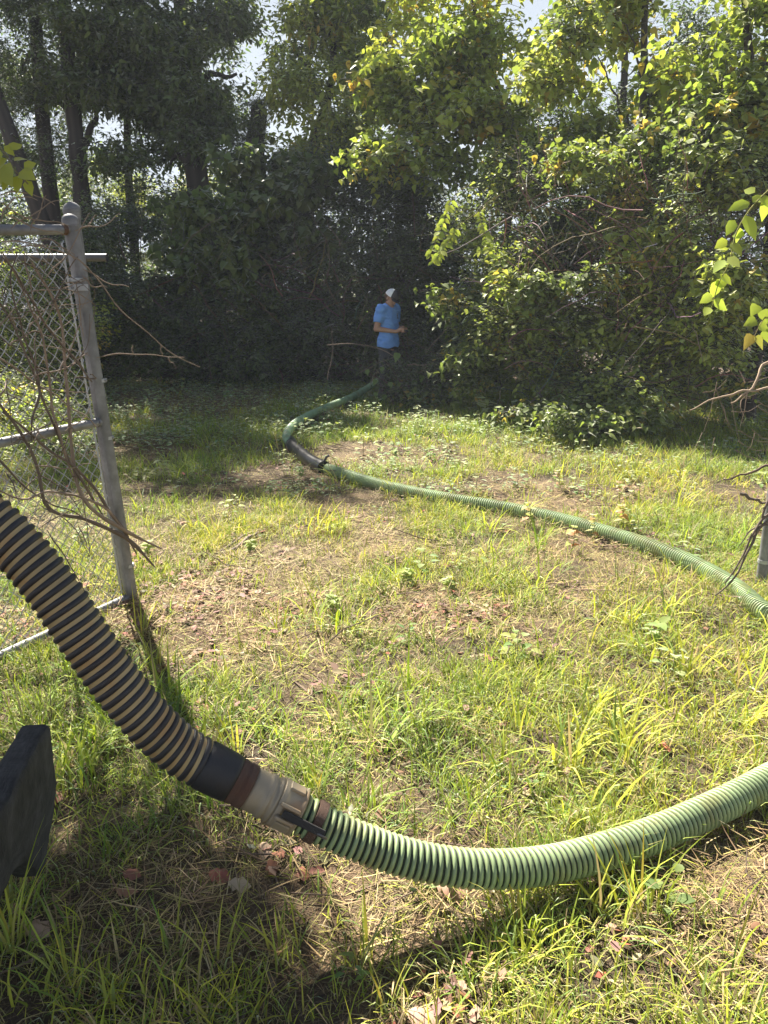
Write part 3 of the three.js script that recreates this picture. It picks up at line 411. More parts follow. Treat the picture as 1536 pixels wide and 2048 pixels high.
// bare vines on and about the gate: stems drawn on the plane of the gate
{
  R = rng(91);
  const g = thing('climbing_vine', 'bare brown vine climbing the chain link gate with twigs sticking out to the right', 'vine', V(P0.x, 0, P0.z));
  const vine = (px, r, col = DARK_TWIG, name = 'stem') => { const b = new MB(), p = wobble(curve(px.map(([x, y, o]) => gp(x, y, o ?? 0.03)), 26), name === 'twig' ? 0.007 : 0.014, name === 'twig' ? 1.2 : 1.8); b.tube(p, (t) => (name === 'twig' ? 0.9 : 0.78) * r * (1 - 0.55 * t) * Math.min(1, 0.35 + t * 4) * (1 + 0.15 * Math.sin(t * 60)), 7, (t, a) => col.map((q) => q * (0.8 + 0.4 * hash(Math.floor(t * 40), Math.floor(a)))), {}); put(name, b.geo(), M.bark, g); return p; };
  vine([[310, 1130, 0.12], [240, 1065, 0.08], [170, 1035, 0.05], [105, 1020, 0.03], [60, 900, 0.03], [-10, 800, 0.03]], 0.016);
  vine([[325, 1095, 0.12], [250, 1060, 0.09], [165, 985, 0.05], [145, 850, 0.03], [130, 740, 0.02], [120, 640, 0.03], [60, 520, 0.03]], 0.015, TAN_TWIG);
  vine([[275, 1105, 0.06], [235, 1040, 0.05], [180, 960, 0.05], [100, 900, 0.03], [0, 820, 0.03]], 0.013);
  vine([[250, 1055, 0.07], [190, 1000, 0.06], [120, 985, 0.05], [40, 995, 0.05], [-60, 960, 0.04]], 0.01, TAN_TWIG);
  vine([[215, 1040, 0.05], [150, 935, 0.04], [75, 760, 0.04], [20, 640, 0.04], [-40, 560, 0.04]], 0.01);
  vine([[150, 960, 0.04], [110, 830, 0.04], [95, 700, 0.04], [50, 590, 0.04], [0, 500, 0.05]], 0.009, TAN_TWIG);
  vine([[185, 760, 0.05], [130, 690, 0.05], [90, 640, 0.05], [40, 560, 0.05], [0, 510, 0.05]], 0.009);
  vine([[60, 880, 0.04], [80, 760, 0.04], [60, 690, 0.04], [20, 560, 0.04], [30, 500, 0.04]], 0.008);
  vine([[-20, 700, 0.04], [40, 740, 0.04], [110, 790, 0.05], [190, 850, 0.06]], 0.007, TAN_TWIG);
  vine([[-30, 880, 0.04], [30, 950, 0.05], [90, 1000, 0.05], [160, 1030, 0.06]], 0.008);
  for (let k = 0; k < 60; k++) { const x = rr(-30, 170), y = rr(480, 1060), a = rr(-1.2, 1.9), l = rr(50, 190); vine([[x, y, 0.04], [x + Math.cos(a) * l * 0.5, y + Math.sin(a) * l * 0.5 + rr(-15, 15), rr(0.02, 0.08)], [Math.min(180, x + Math.cos(a) * l), y + Math.sin(a) * l, rr(0, 0.1)]], rr(0.0025, 0.005), pick([DARK_TWIG, TAN_TWIG]), 'twig'); }
  // arching twigs over the top rail
  for (const p of [[[0, 505], [60, 490], [110, 500], [160, 520], [200, 560], [240, 615], [290, 660], [340, 705], [398, 733]], [[165, 535], [195, 552], [225, 568], [258, 573]], [[165, 548], [185, 570], [215, 574]], [[193, 713], [240, 707], [290, 708], [340, 714], [368, 713]], [[266, 708], [266, 690]], [[325, 708], [322, 690]], [[335, 712], [352, 735]], [[150, 459], [180, 452], [215, 448], [240, 425]], [[175, 453], [193, 430]], [[0, 400], [40, 430], [90, 440], [138, 452]], [[0, 386], [60, 385], [110, 410]], [[20, 455], [70, 425], [118, 400]], [[60, 458], [85, 415], [92, 390]], [[0, 440], [30, 395], [75, 400]], [[10, 425], [60, 450], [130, 470]], [[0, 480], [70, 486], [120, 495], [150, 510]], [[70, 480], [110, 480], [150, 520]]]) vine(p.map(([x, y], i) => [x, y, 0.05 + 0.02 * i]), 0.0042, TAN_TWIG, 'twig');
  const s = thing('leafy_sprig', 'bright yellow green leafy sprig at the left edge above the gate', 'sprig', at(0, 340, 3.3));
  const twig = [at(-40, 250, 3.4), at(5, 300, 3.35), at(30, 340, 3.3), at(56, 368, 3.28)], tb = new MB(); tb.tube(curve(twig, 12), 0.003, 5, [0.2, 0.17, 0.08]); put('twig', tb.geo(), M.bark, s);
  for (const [x, y, dx, dy] of [[8, 292, 14, 10], [14, 318, -18, 14], [28, 322, 18, -6], [22, 335, -12, 26], [38, 345, 22, 4], [40, 350, -6, 22], [52, 360, 8, 18], [5, 350, -10, 18], [0, 300, -12, 20], [20, 300, 16, -12], [48, 340, 16, -14], [6, 330, 12, 22]]) { const b = new MB(), A = at(x, y, 3.3), d = at(x + dx, y + dy, 3.3 + rr(-0.03, 0.03)).sub(A); b.leaf(A, d.clone().normalize(), V(rr(-0.4, 0.4), 0.6, 0.8).normalize(), d.length() * 1.5, d.length() * 1.1, 'ov', [0.36, 0.4, 0.04], 0.2); put('leaf', b.geo(), M.leaf, s); }
}

// ---------------------------------------------------------------- hoses
// scuffs, dust and dried mud: a colour factor that belongs to the surface
const grime = (p) => { const n = noise3(p.x * 9, p.y * 9, p.z * 9), f = noise3(p.x * 70, p.y * 70, p.z * 70), m = smooth(noise3(p.x * 17 + 5, p.y * 17, p.z * 17) * 0.7 + f * 0.3, 0.52, 0.72), k = 0.72 + 0.5 * n + 0.16 * (f - 0.5); return mix3([k, k, k], [k * 0.92, k * 0.78, k * 0.68], m); };
const grimeAll = (g) => { const p = g.attributes.position, c = new Float32Array(p.count * 3); for (let i = 0; i < p.count; i++) c.set(grime(V(p.getX(i), p.getY(i), p.getZ(i))), i * 3); g.setAttribute('color', new THREE.BufferAttribute(c, 3)); return g; };
// a wall swept along a path with one raised rib wound round it: two parts, the rib and the groove between its turns
function spiralHose(parent, path, ro, ri, pitch, share, matRib, matGroove, seg = 22) {
  const c = new THREE.CatmullRomCurve3(path, false, 'centripetal'); c.arcLengthDivisions = 1200; const len = c.getLength(), turns = len / pitch, F = [];
  const N = Math.round(len / 0.02); let n = null;
  for (let k = 0; k <= N; k++) { const u = k / N, T = c.getTangentAt(u), P = c.getPointAt(u); if (!n) n = V(0, 1, 0).cross(T).normalize(); n = n.clone().addScaledVector(T, -n.dot(T)).normalize(); F.push([P, n, T.clone().cross(n)]); }
  const frame = (s) => { const f = clamp(s / len, 0, 1) * N, k = Math.min(N - 1, Math.floor(f)), t = f - k; return [0, 1, 2].map((q) => F[k][q].clone().lerp(F[k + 1][q], t)); };
  const make = (prof) => {                                      // prof: [fraction of the pitch, radius]
    const b = new MB(), steps = Math.floor(turns * seg), rows = [];
    for (let i = 0; i <= steps; i++) { const a = i / seg * 2 * Math.PI; rows.push(prof.map(([f, r]) => { const [P, n1, b1] = frame((i / seg + f) * pitch); const w = P.addScaledVector(n1, Math.cos(a) * r).addScaledVector(b1, Math.sin(a) * r); return b.v(w, grime(w)); })); }
    for (let i = 0; i < steps; i++) for (let k = 0; k < prof.length - 1; k++) { const q = [rows[i][k], rows[i][k + 1], rows[i + 1][k], rows[i + 1][k + 1]]; b.t(q[0], q[2], q[1]); b.t(q[1], q[2], q[3]); }
    return b.geo();
  };
  const mid = (ro + ri) / 2;
  put('spiral_rib', make([[0, ri], [share * 0.1, mid + (ro - mid) * 0.3], [share * 0.28, ro - 0.0006], [share * 0.5, ro], [share * 0.72, ro - 0.0006], [share * 0.9, mid + (ro - mid) * 0.3], [share, ri]]), matRib, parent);
  put('groove', make([[share, ri], [share + (1 - share) * 0.5, ri - 0.0012], [1, ri]]), matGroove, parent);
  return c;
}
const rough = (c, r = 0.6, o = {}) => new THREE.MeshStandardMaterial({ color: new THREE.Color(...c), roughness: r, vertexColors: true, ...o });
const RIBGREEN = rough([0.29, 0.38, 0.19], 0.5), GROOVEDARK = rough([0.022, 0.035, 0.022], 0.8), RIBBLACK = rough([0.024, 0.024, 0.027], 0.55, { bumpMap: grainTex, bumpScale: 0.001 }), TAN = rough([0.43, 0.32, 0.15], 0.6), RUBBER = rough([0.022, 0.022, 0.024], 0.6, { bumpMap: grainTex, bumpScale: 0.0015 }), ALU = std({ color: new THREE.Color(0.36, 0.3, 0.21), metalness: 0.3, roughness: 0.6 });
const GP = (x, y, h) => gnd(x, y, h);
{
  R = rng(101);
  const path = [GP(598, 1625, 0.305), GP(640, 1648, 0.275), GP(700, 1676, 0.235), GP(800, 1712, 0.178), GP(900, 1733, 0.138), GP(1000, 1738, 0.108), GP(1100, 1729, 0.086), GP(1200, 1705, 0.072), GP(1300, 1672, 0.062), GP(1400, 1630, 0.06), GP(1480, 1592, 0.06), GP(1560, 1550, 0.06)];
  const a = path.at(-1), z = GP(1560, 1240, 0.055); path.push(V(a.x + 0.55, 0.06, a.z - 0.3), V((a.x + z.x) / 2 + 0.75, 0.06, (a.z + z.z) / 2), V(z.x + 0.35, 0.06, z.z + 0.3), z);
  for (const [x, y] of [[1470, 1175], [1380, 1125], [1290, 1090], [1200, 1062], [1100, 1035], [1000, 1015], [900, 999], [820, 984], [760, 970], [700, 952], [655, 938]]) path.push(GP(x, y, 0.055));
  const h = thing('green_hose', 'light green corrugated hose looping from the near coupling across the grass', 'hose', path[0].clone().setY(0));
  spiralHose(h, path, 0.0525, 0.046, 0.0182, 0.64, RIBGREEN, GROOVEDARK, 20);
  // black joint and the hose that goes on towards the man
  const k = thing('black_coupling', 'smooth black rubber sleeve joining the two green hoses on the grass', 'coupling', GP(600, 905, 0));
  const jp = curve([GP(648, 936, 0.058), GP(622, 922, 0.062), GP(600, 905, 0.064), GP(585, 890, 0.062), GP(580, 882, 0.06)], 20), jb = new MB(); jb.tube(jp, (t) => 0.063 + 0.006 * (t < 0.06 ? 1 : 0), 20, WHITE, { cap: true }); put('sleeve', jb.geo(), rough([0.022, 0.022, 0.026], 0.3), k);
  for (const t of [18, 16]) { const cl = new MB(); cl.tube([jp[t], jp[t + 1].clone().lerp(jp[t], 0.4)], 0.0665, 20, WHITE); put('hose_clamp', cl.geo(), rough([0.3, 0.28, 0.26], 0.5, { metalness: 0.5 }), k); }
  const lv = new MB(), lp = jp[0]; lv.tube([lp.clone().add(V(0, 0.05, 0)), lp.clone().add(V(0.02, 0.1, -0.02)), lp.clone().add(V(0.05, 0.115, -0.03))], 0.012, 8, WHITE, { cap: true }); put('lever', lv.geo(), RUBBER, k);
  const g2 = thing('green_hose', 'farther green hose running from the black sleeve to the bushes by the man', 'hose', GP(600, 850, 0));
  const p2 = [GP(581, 886, 0.07), GP(574, 876, 0.08), GP(577, 862, 0.085), GP(592, 846, 0.09), GP(620, 830, 0.09), GP(660, 812, 0.095), GP(700, 796, 0.11), GP(735, 776, 0.16), GP(770, 752, 0.28), GP(800, 735, 0.36)];
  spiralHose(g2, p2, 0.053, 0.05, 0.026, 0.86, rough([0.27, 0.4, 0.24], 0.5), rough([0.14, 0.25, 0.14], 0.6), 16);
  // big black hose with tan grooves, coming down from the upper left
  const bp = [[-520, 800, 1.75], [-350, 870, 1.8], [-160, 955, 1.84], [-60, 1010, 1.87], [25, 1085, 1.89], [105, 1180, 1.91], [175, 1285, 1.93], [240, 1375, 1.95], [305, 1450, 1.975], [360, 1500, 2.0], [413, 1531, 2.02]].map(([x, y, d]) => at(x, y, d));
  const endP = bp.at(-1), bh = thing('black_hose', 'thick black corrugated hose with tan grooves sloping down from the left edge', 'hose', bp[0].clone().setY(0));
  spiralHose(bh, bp, 0.0635, 0.058, 0.0245, 0.6, RIBBLACK, TAN, 26);
  const axis = path[0].clone().sub(endP).normalize(), len = path[0].distanceTo(endP), Q = new THREE.Quaternion().setFromUnitVectors(V(0, 1, 0), axis);
  const lathe = (prof0, seg = 72) => { const prof = prof0.flatMap((p, i) => i && Math.abs(p[0] - prof0[i - 1][0]) > 0.012 ? [0.25, 0.5, 0.75, 1].map((t) => [prof0[i - 1][0] + (p[0] - prof0[i - 1][0]) * t, prof0[i - 1][1] + (p[1] - prof0[i - 1][1]) * t]) : [p]), g = new THREE.LatheGeometry(prof.map(([t, r]) => new THREE.Vector2(r, t)), seg); g.applyQuaternion(Q); g.translate(endP.x, endP.y, endP.z); return grimeAll(g); };
  const place = (g, along, ang, rad) => { g.translate(0, along, rad); g.rotateY(ang); g.applyQuaternion(Q); g.translate(endP.x, endP.y, endP.z); return grimeAll(g); };
  const s = len;                                               // from the end of the ribs to the start of the green hose
  put('rubber_cuff', lathe([[-0.012, 0.0585], [-0.01, 0.062], [0.0, 0.0635], [s * 0.16, 0.0625], [s * 0.26, 0.061], [s * 0.29, 0.0595], [s * 0.29, 0.052]]), RUBBER, bh);
  put('hose_clamp', lathe([[s * 0.285, 0.05], [s * 0.29, 0.0588], [s * 0.345, 0.0588], [s * 0.35, 0.057], [s * 0.375, 0.057], [s * 0.38, 0.0588], [s * 0.455, 0.0585], [s * 0.46, 0.05]]), RUST, bh);
  const c = thing('cam_coupling', 'dusty tan metal lever coupling joining the black hose to the green hose', 'coupling', endP.clone().lerp(path[0], 0.7));
  put('adapter', lathe([[s * 0.45, 0.045], [s * 0.46, 0.0545], [s * 0.6, 0.0545], [s * 0.615, 0.0585], [s * 0.66, 0.0595], [s * 0.665, 0.0555], [s * 0.70, 0.0555], [s * 0.705, 0.061], [s * 0.735, 0.061], [s * 0.74, 0.052]], 40), ALU, c);
  put('coupler_body', lathe([[s * 0.735, 0.05], [s * 0.74, 0.0635], [s * 0.80, 0.064], [s * 0.81, 0.0605], [s * 0.93, 0.0595], [s * 0.97, 0.0625], [s * 0.995, 0.0625], [s * 1.0, 0.056], [s * 1.0, 0.045]], 40), ALU, c);
  const LEVER = 0.25;
  // the side that the camera sees is found by the angle round the axis
  const toCam = V(0, EYE, 0).sub(endP).applyQuaternion(Q.clone().invert()), camA = Math.atan2(toCam.x, toCam.z);
  for (const off of [LEVER, Math.PI + LEVER]) {
    const A = camA + off;
    for (const e of [-1, 1]) put('lever_lug', place(new RoundedBoxGeometry(0.011, s * 0.2, 0.018, 2, 0.004), s * 0.86, A + e * 0.24, 0.07), ALU, c);
    const arm = place(new RoundedBoxGeometry(0.02, 0.12, 0.0085, 2, 0.003), s * 0.86 + 0.045, A, 0.078); put('lever_arm', arm, RUBBER, c);
    const ring = place(new THREE.TorusGeometry(0.017, 0.0026, 8, 24).rotateY(Math.PI / 2 - 0.5), s * 0.86 + 0.1, A + 0.14, 0.07); put('pull_ring', ring, rough([0.2, 0.19, 0.18], 0.5, { metalness: 0.7 }), c);
  }
  for (const off of [-0.95, 0.95, 2.2, -2.2]) put('rib_pad', place(new RoundedBoxGeometry(0.03, s * 0.16, 0.01, 2, 0.003), s * 0.87, camA + off, 0.0615), ALU, c);
  const T2 = path[1].clone().sub(path[0]).normalize(); { const q = new THREE.Quaternion().setFromUnitVectors(V(0, 1, 0), T2), b = new THREE.CylinderGeometry(0.0562, 0.0562, 0.024, 32, 1, false).applyQuaternion(q), p = path[0].clone().addScaledVector(T2, 0.05); b.translate(p.x, p.y, p.z); b.setAttribute('color', new THREE.Float32BufferAttribute(new Float32Array(b.attributes.position.count * 3).fill(1), 3)); put('hose_clamp', b, RUST, h); }
}
// ---------------------------------------------------------------- dark block at the left edge
{
  R = rng(111);
  const A = gnd(72, 1444, 0.43), B = gnd(-11, 1583, 0.43), d = B.clone().sub(A).setY(0).normalize(), nrm = V(-d.z, 0, d.x), L = 0.9;
  const b = new THREE.BoxGeometry(L, 0.45, 0.085, 60, 30, 8), ps = b.attributes.position;
  for (let i = 0; i < ps.count; i++) {
    let x = ps.getX(i), y = ps.getY(i), z = ps.getZ(i); const r = 0.02, ex = L / 2 - r, ey = 0.225 - r, ez = 0.0425 - r, cx = clamp(x, -ex, ex), cy = clamp(y, -ey, ey), cz = clamp(z, -ez, ez), o = V(x - cx, y - cy, z - cz); if (o.length() > r) o.setLength(r); x = cx + o.x; y = cy + o.y; z = cz + o.z;
    const low = clamp(-y / 0.225, 0, 1); if (x < -L / 2 + 0.32) x += low * 0.2 * (1 - (x + L / 2) / 0.32);        // undercut end
    if (y < 0.1) y += Math.min(0.25, 0.09 + 0.42 * (ps.getX(i) + L / 2)) * clamp((0.1 - y) / 0.3, 0, 1); const n = (noise3(x * 14, y * 14, z * 14) - 0.5) * 0.005 + (noise3(x * 50, y * 50, z * 50) - 0.5) * 0.004, chip = Math.max(0, noise3(x * 9 + 5, 1, z * 9) - 0.6) * 0.03 * smooth(y, 0.14, 0.22); ps.setXYZ(i, x + n, y + n - chip, z + n);
  }
  b.computeVertexNormals(); const uv = b.attributes.uv; for (let i = 0; i < uv.count; i++) uv.setXY(i, uv.getX(i) * 3, uv.getY(i) * 1.2);
  const m = new THREE.Matrix4().makeBasis(d, V(0, 1, 0), nrm); b.applyMatrix4(m); const mid = A.clone().addScaledVector(d, L / 2); b.translate(mid.x, 0.205, mid.z);
  const k = tex(512, (u, v) => { const n = fbm2(u * 8, v * 8, 5, 8), st = noise2(u * 60, v * 3, 60), f = noise2(u * 160, v * 160, 160); const q = 0.21 + 0.17 * (n - 0.45) + 0.05 * (st - 0.5) + (f > 0.93 ? 0.08 : 0); return [q, q * 0.99, q * 1.0]; }, true);
  tag(put('concrete_block', b, new THREE.MeshStandardMaterial({ map: k, bumpMap: grainTex, bumpScale: 0.004, roughness: 0.9 }), scene), 'dark weathered slab jutting in from the lower left edge', 'block');
}

// a tree left of the gate whose branch hangs over, out of the photo, and shades its lower left corner
{
  R = rng(131);
  const t = thing('overhanging_tree', 'leafy tree just outside the left edge that shades the lower left corner', 'tree', V(-5.2, 0, -6.6));
  trunk(t, [V(-5.2, 0, -6.6), V(-5.0, 2.2, -6.5), V(-4.7, 4.2, -6.2), V(-4.5, 6, -6)], 0.14, 0.07, [[0.6, V(-3.0, 4.7, -5.5), 0.05], [0.7, V(-3.8, 5.6, -5.8), 0.05]]);
  const per = [0, 1, 2].map(() => []), o = new THREE.Object3D(), c = new THREE.Color();
  for (let k = 0; k < 210; k++) { const u = V(rr(-1, 1), rr(-1, 1), rr(-1, 1)).multiplyScalar(1), q = k < 150 ? V(-3.15 + u.x * 0.8, 4.75 + u.y * 0.3, -5.15 + u.z * 0.75) : V(-4.4 + u.x * 0.8, 5.2 + u.y * 0.7, -6 + u.z * 0.7); per[k % 3].push(q); }
  per.forEach((list, k) => { const m = new THREE.InstancedMesh(C.maple[k], M.leaf, list.length); m.name = 'crown'; m.userData.kind = 'stuff'; m.castShadow = true; list.forEach((q, i) => { o.position.copy(q).sub(t.position); o.rotation.set(0, R() * 6.28, 0); o.scale.setScalar(rr(0.6, 0.9)); o.updateMatrix(); m.setMatrixAt(i, o.matrix); m.setColorAt(i, c.setRGB(0.2, 0.28, 0.04)); }); t.add(m); });
}
// ---------------------------------------------------------------- the man with the phone
function surfaceNet(f, lo, hi, cell, colF) {
  const n = [0, 1, 2].map((k) => Math.ceil((hi[k] - lo[k]) / cell) + 1), val = new Float32Array(n[0] * n[1] * n[2]), id = (i, j, k) => (k * n[1] + j) * n[0] + i;
  for (let k = 0; k < n[2]; k++) for (let j = 0; j < n[1]; j++) for (let i = 0; i < n[0]; i++) val[id(i, j, k)] = f(lo[0] + i * cell, lo[1] + j * cell, lo[2] + k * cell);
  const vi = new Int32Array(val.length).fill(-1), b = new MB(), nor = [];
  for (let k = 0; k < n[2] - 1; k++) for (let j = 0; j < n[1] - 1; j++) for (let i = 0; i < n[0] - 1; i++) {
    let c = 0, x = 0, y = 0, z = 0; const cv = [];
    for (let q = 0; q < 8; q++) cv.push(val[id(i + (q & 1), j + ((q >> 1) & 1), k + (q >> 2))]);
    for (let a = 0; a < 8; a++) for (const d of [1, 2, 4]) if (!(a & d)) { const e = a | d, va = cv[a], ve = cv[e]; if ((va < 0) !== (ve < 0)) { const t = va / (va - ve); x += (a & 1) + (d === 1 ? t : 0); y += ((a >> 1) & 1) + (d === 2 ? t : 0); z += (a >> 2) + (d === 4 ? t : 0); c++; } }
    if (!c) continue;
    const p = V(lo[0] + (i + x / c) * cell, lo[1] + (j + y / c) * cell, lo[2] + (k + z / c) * cell), e = cell * 0.5;
    const g = V(f(p.x + e, p.y, p.z) - f(p.x - e, p.y, p.z), f(p.x, p.y + e, p.z) - f(p.x, p.y - e, p.z), f(p.x, p.y, p.z + e) - f(p.x, p.y, p.z - e)).normalize();
    vi[id(i, j, k)] = b.v(p, colF(p)); nor.push(g.x, g.y, g.z);
  }
  const quad = (a, c, d, e, flip) => { if (a < 0 || c < 0 || d < 0 || e < 0) return; flip ? (b.t(a, d, c), b.t(a, e, d)) : (b.t(a, c, d), b.t(a, d, e)); };
  for (let k = 1; k < n[2] - 1; k++) for (let j = 1; j < n[1] - 1; j++) for (let i = 1; i < n[0] - 1; i++) {
    const s = val[id(i, j, k)] < 0;
    if (s !== (val[id(i + 1, j, k)] < 0)) quad(vi[id(i, j - 1, k - 1)], vi[id(i, j, k - 1)], vi[id(i, j, k)], vi[id(i, j - 1, k)], !s);
    if (s !== (val[id(i, j + 1, k)] < 0)) quad(vi[id(i - 1, j, k - 1)], vi[id(i - 1, j, k)], vi[id(i, j, k)], vi[id(i, j, k - 1)], !s);
    if (s !== (val[id(i, j, k + 1)] < 0)) quad(vi[id(i - 1, j - 1, k)], vi[id(i, j - 1, k)], vi[id(i, j, k)], vi[id(i - 1, j, k)], !s);
  }
  const g = b.geo(false); g.setAttribute('normal', new THREE.Float32BufferAttribute(nor, 3)); return g;
}
const cap3 = (p, a, b, ra, rb) => { const dx = b[0] - a[0], dy = b[1] - a[1], dz = b[2] - a[2], t = clamp(((p[0] - a[0]) * dx + (p[1] - a[1]) * dy + (p[2] - a[2]) * dz) / (dx * dx + dy * dy + dz * dz), 0, 1); return Math.hypot(p[0] - a[0] - dx * t, p[1] - a[1] - dy * t, p[2] - a[2] - dz * t) - (ra + (rb - ra) * t); };
const ell3 = (p, c, r) => { const k = Math.hypot((p[0] - c[0]) / r[0], (p[1] - c[1]) / r[1], (p[2] - c[2]) / r[2]); return (k - 1) * Math.min(...r); };
const smin = (a, b, k) => { const h = clamp(0.5 + 0.5 * (b - a) / k, 0, 1); return b + (a - b) * h - k * h * (1 - h); };
{
  R = rng(141);
  const pos = gnd(776, 806), man = thing('person', 'man in blue t-shirt and two tone cap looking down at a phone by the hedge', 'person', V(pos.x, 0, pos.z));
  man.rotation.y = 0.95;
  const SKIN = [0.42, 0.24, 0.165], J = { hipR: [-0.095, 0.92, 0], hipL: [0.095, 0.92, 0.01], kneeR: [-0.115, 0.5, 0.03], kneeL: [0.125, 0.5, 0.06], ankR: [-0.12, 0.09, -0.02], ankL: [0.14, 0.09, 0.03], shR: [-0.185, 1.425, -0.01], shL: [0.185, 1.425, 0], elR: [-0.25, 1.145, -0.04], elL: [0.25, 1.15, -0.02], wrR: [-0.075, 1.105, 0.2], wrL: [0.085, 1.135, 0.22] };
  const torso = (p, o = 0) => { let d = ell3(p, [0, 1.3, 0], [0.175 + o, 0.21 + o, 0.112 + o]); d = smin(d, ell3(p, [0, 1.08, 0.01], [0.152 + o, 0.2 + o, 0.104 + o]), 0.08); d = smin(d, ell3(p, [0, 0.93, -0.005], [0.165 + o, 0.13 + o, 0.112 + o]), 0.06); return smin(d, cap3(p, J.shR, J.shL, 0.062 + o, 0.062 + o), 0.07); };
  const H = [0, 1.6, 0.055], headRot = 0.66, hc = Math.cos(headRot), hs = Math.sin(headRot);
  const toHead = (p) => { const y = p[1] - H[1], z = p[2] - H[2]; return [p[0], y * hc + z * hs, -y * hs + z * hc]; };   // head's own axes, tipped forward
  const head = (q) => { const p = toHead(q); let d = ell3(p, [0, 0.03, -0.012], [0.076, 0.098, 0.096]); d = smin(d, ell3(p, [0, -0.06, 0.035], [0.053, 0.062, 0.055]), 0.035); d = smin(d, cap3(p, [0, 0.005, 0.083], [0, -0.03, 0.105], 0.009, 0.014), 0.014); d = smin(d, ell3(p, [0, -0.062, 0.085], [0.024, 0.009, 0.01]), 0.008); d = smin(d, ell3(p, [0, -0.1, 0.07], [0.022, 0.018, 0.018]), 0.02); for (const s of [-1, 1]) { d = smin(d, ell3(p, [s * 0.077, -0.008, -0.008], [0.01, 0.03, 0.018]), 0.008); d = smin(d, ell3(p, [s * 0.032, 0.025, 0.078], [0.022, 0.008, 0.01]), 0.012); d = Math.max(d, -ell3(p, [s * 0.032, 0.004, 0.094], [0.014, 0.008, 0.008])); d = Math.min(d, ell3(p, [s * 0.032, 0.004, 0.078], [0.012, 0.009, 0.012])); } return d; };
  const body = (x, y, z) => {
    const p = [x, y, z]; let d = torso(p);
    for (const s of ['R', 'L']) { d = smin(d, cap3(p, J['hip' + s], J['knee' + s], 0.083, 0.055), 0.05); d = smin(d, cap3(p, J['knee' + s], J['ank' + s], 0.055, 0.038), 0.02); const a = J['ank' + s]; d = smin(d, cap3(p, [a[0], 0.045, a[2] - 0.04], [a[0], 0.035, a[2] + 0.16], 0.042, 0.034), 0.03); d = smin(d, cap3(p, J['sh' + s], J['el' + s], 0.056, 0.043), 0.03); d = smin(d, cap3(p, J['el' + s], J['wr' + s], 0.044, 0.028), 0.012); }
    d = smin(d, cap3(p, [0, 1.43, -0.01], [0, 1.55, 0.035], 0.06, 0.056), 0.035);
    return d;
  };
  // hands: palm, four curled fingers and a thumb closing on the phone
  const PH = [0.005, 1.15, 0.29];
  const hand = (w, s) => { const b = [s * 0.045, 1.135, 0.262], list = [[w, b, 0.027, 0.03], [b, [s * 0.036, 1.14, 0.285], 0.027, 0.024]]; for (let f = 0; f < 4; f++) { const y = 1.155 - f * 0.0185, L = [0.9, 1, 0.94, 0.75][f], k0 = [s * 0.05, y, 0.288], k1 = [s * 0.042, y + 0.002, 0.288 + 0.032 * L], k2 = [s * 0.015, y + 0.003, 0.288 + 0.036 * L], k3 = [s * -0.004, y + 0.004, 0.288 + 0.026 * L]; list.push([k0, k1, 0.0095, 0.0088], [k1, k2, 0.0088, 0.008], [k2, k3, 0.008, 0.0072]); } list.push([[s * 0.04, 1.15, 0.262], [s * 0.03, 1.175, 0.275], 0.0135, 0.011], [[s * 0.03, 1.175, 0.275], [s * 0.012, 1.182, 0.29], 0.0105, 0.0088]); return list; };
  const hl = [hand(J.wrR, -1), hand(J.wrL, 1)], handF = (k) => (x, y, z) => { let d = 9; hl[k].forEach((c, i) => { const q = cap3([x, y, z], ...c); d = i < 2 ? smin(d, q, 0.02) : smin(d, q, 0.004); }); return d; };
  const plain = (c) => (g) => { g.setAttribute('color', new THREE.Float32BufferAttribute(new Float32Array(g.attributes.position.count * 3).map((_, i) => c[i % 3]), 3)); return g; };
  const sub = (name, geo, mat) => { const m = new THREE.Mesh(geo, mat); m.name = name; m.castShadow = m.receiveShadow = true; man.add(m); return m; };
  const skinM = std({ roughness: 0.6 }), cloth = std({ roughness: 0.92, bumpMap: grainTex, bumpScale: 0.001 });
  const headCol = (p) => { const q = toHead([p.x, p.y, p.z]); if (q[2] > 0.07 && Math.abs(q[1] - 0.004) < 0.009 && Math.abs(Math.abs(q[0]) - 0.032) < 0.012) return [0.08, 0.06, 0.05]; if (q[2] > 0.08 && Math.abs(q[1] + 0.062) < 0.007 && Math.abs(q[0]) < 0.022) return [0.36, 0.15, 0.12]; return SKIN; };
  sub('body', mergeGeometries([surfaceNet(body, [-0.36, -0.02, -0.22], [0.36, 1.6, 0.34], 0.013, () => SKIN), surfaceNet((x, y, z) => head([x, y, z]), [-0.12, 1.44, -0.14], [0.12, 1.76, 0.24], 0.0045, headCol), surfaceNet(handF(0), [-0.12, 1.05, 0.15], [0.05, 1.22, 0.36], 0.004, () => SKIN), surfaceNet(handF(1), [-0.05, 1.05, 0.15], [0.13, 1.22, 0.36], 0.004, () => SKIN)]), skinM);
  const fold = (x, y, z) => 0.014 * (noise3(x * 9, y * 7 + x * 5, z * 9) - 0.5) + 0.02 * (noise3(x * 16 + y * 14, y * 22, z * 14) - 0.5);
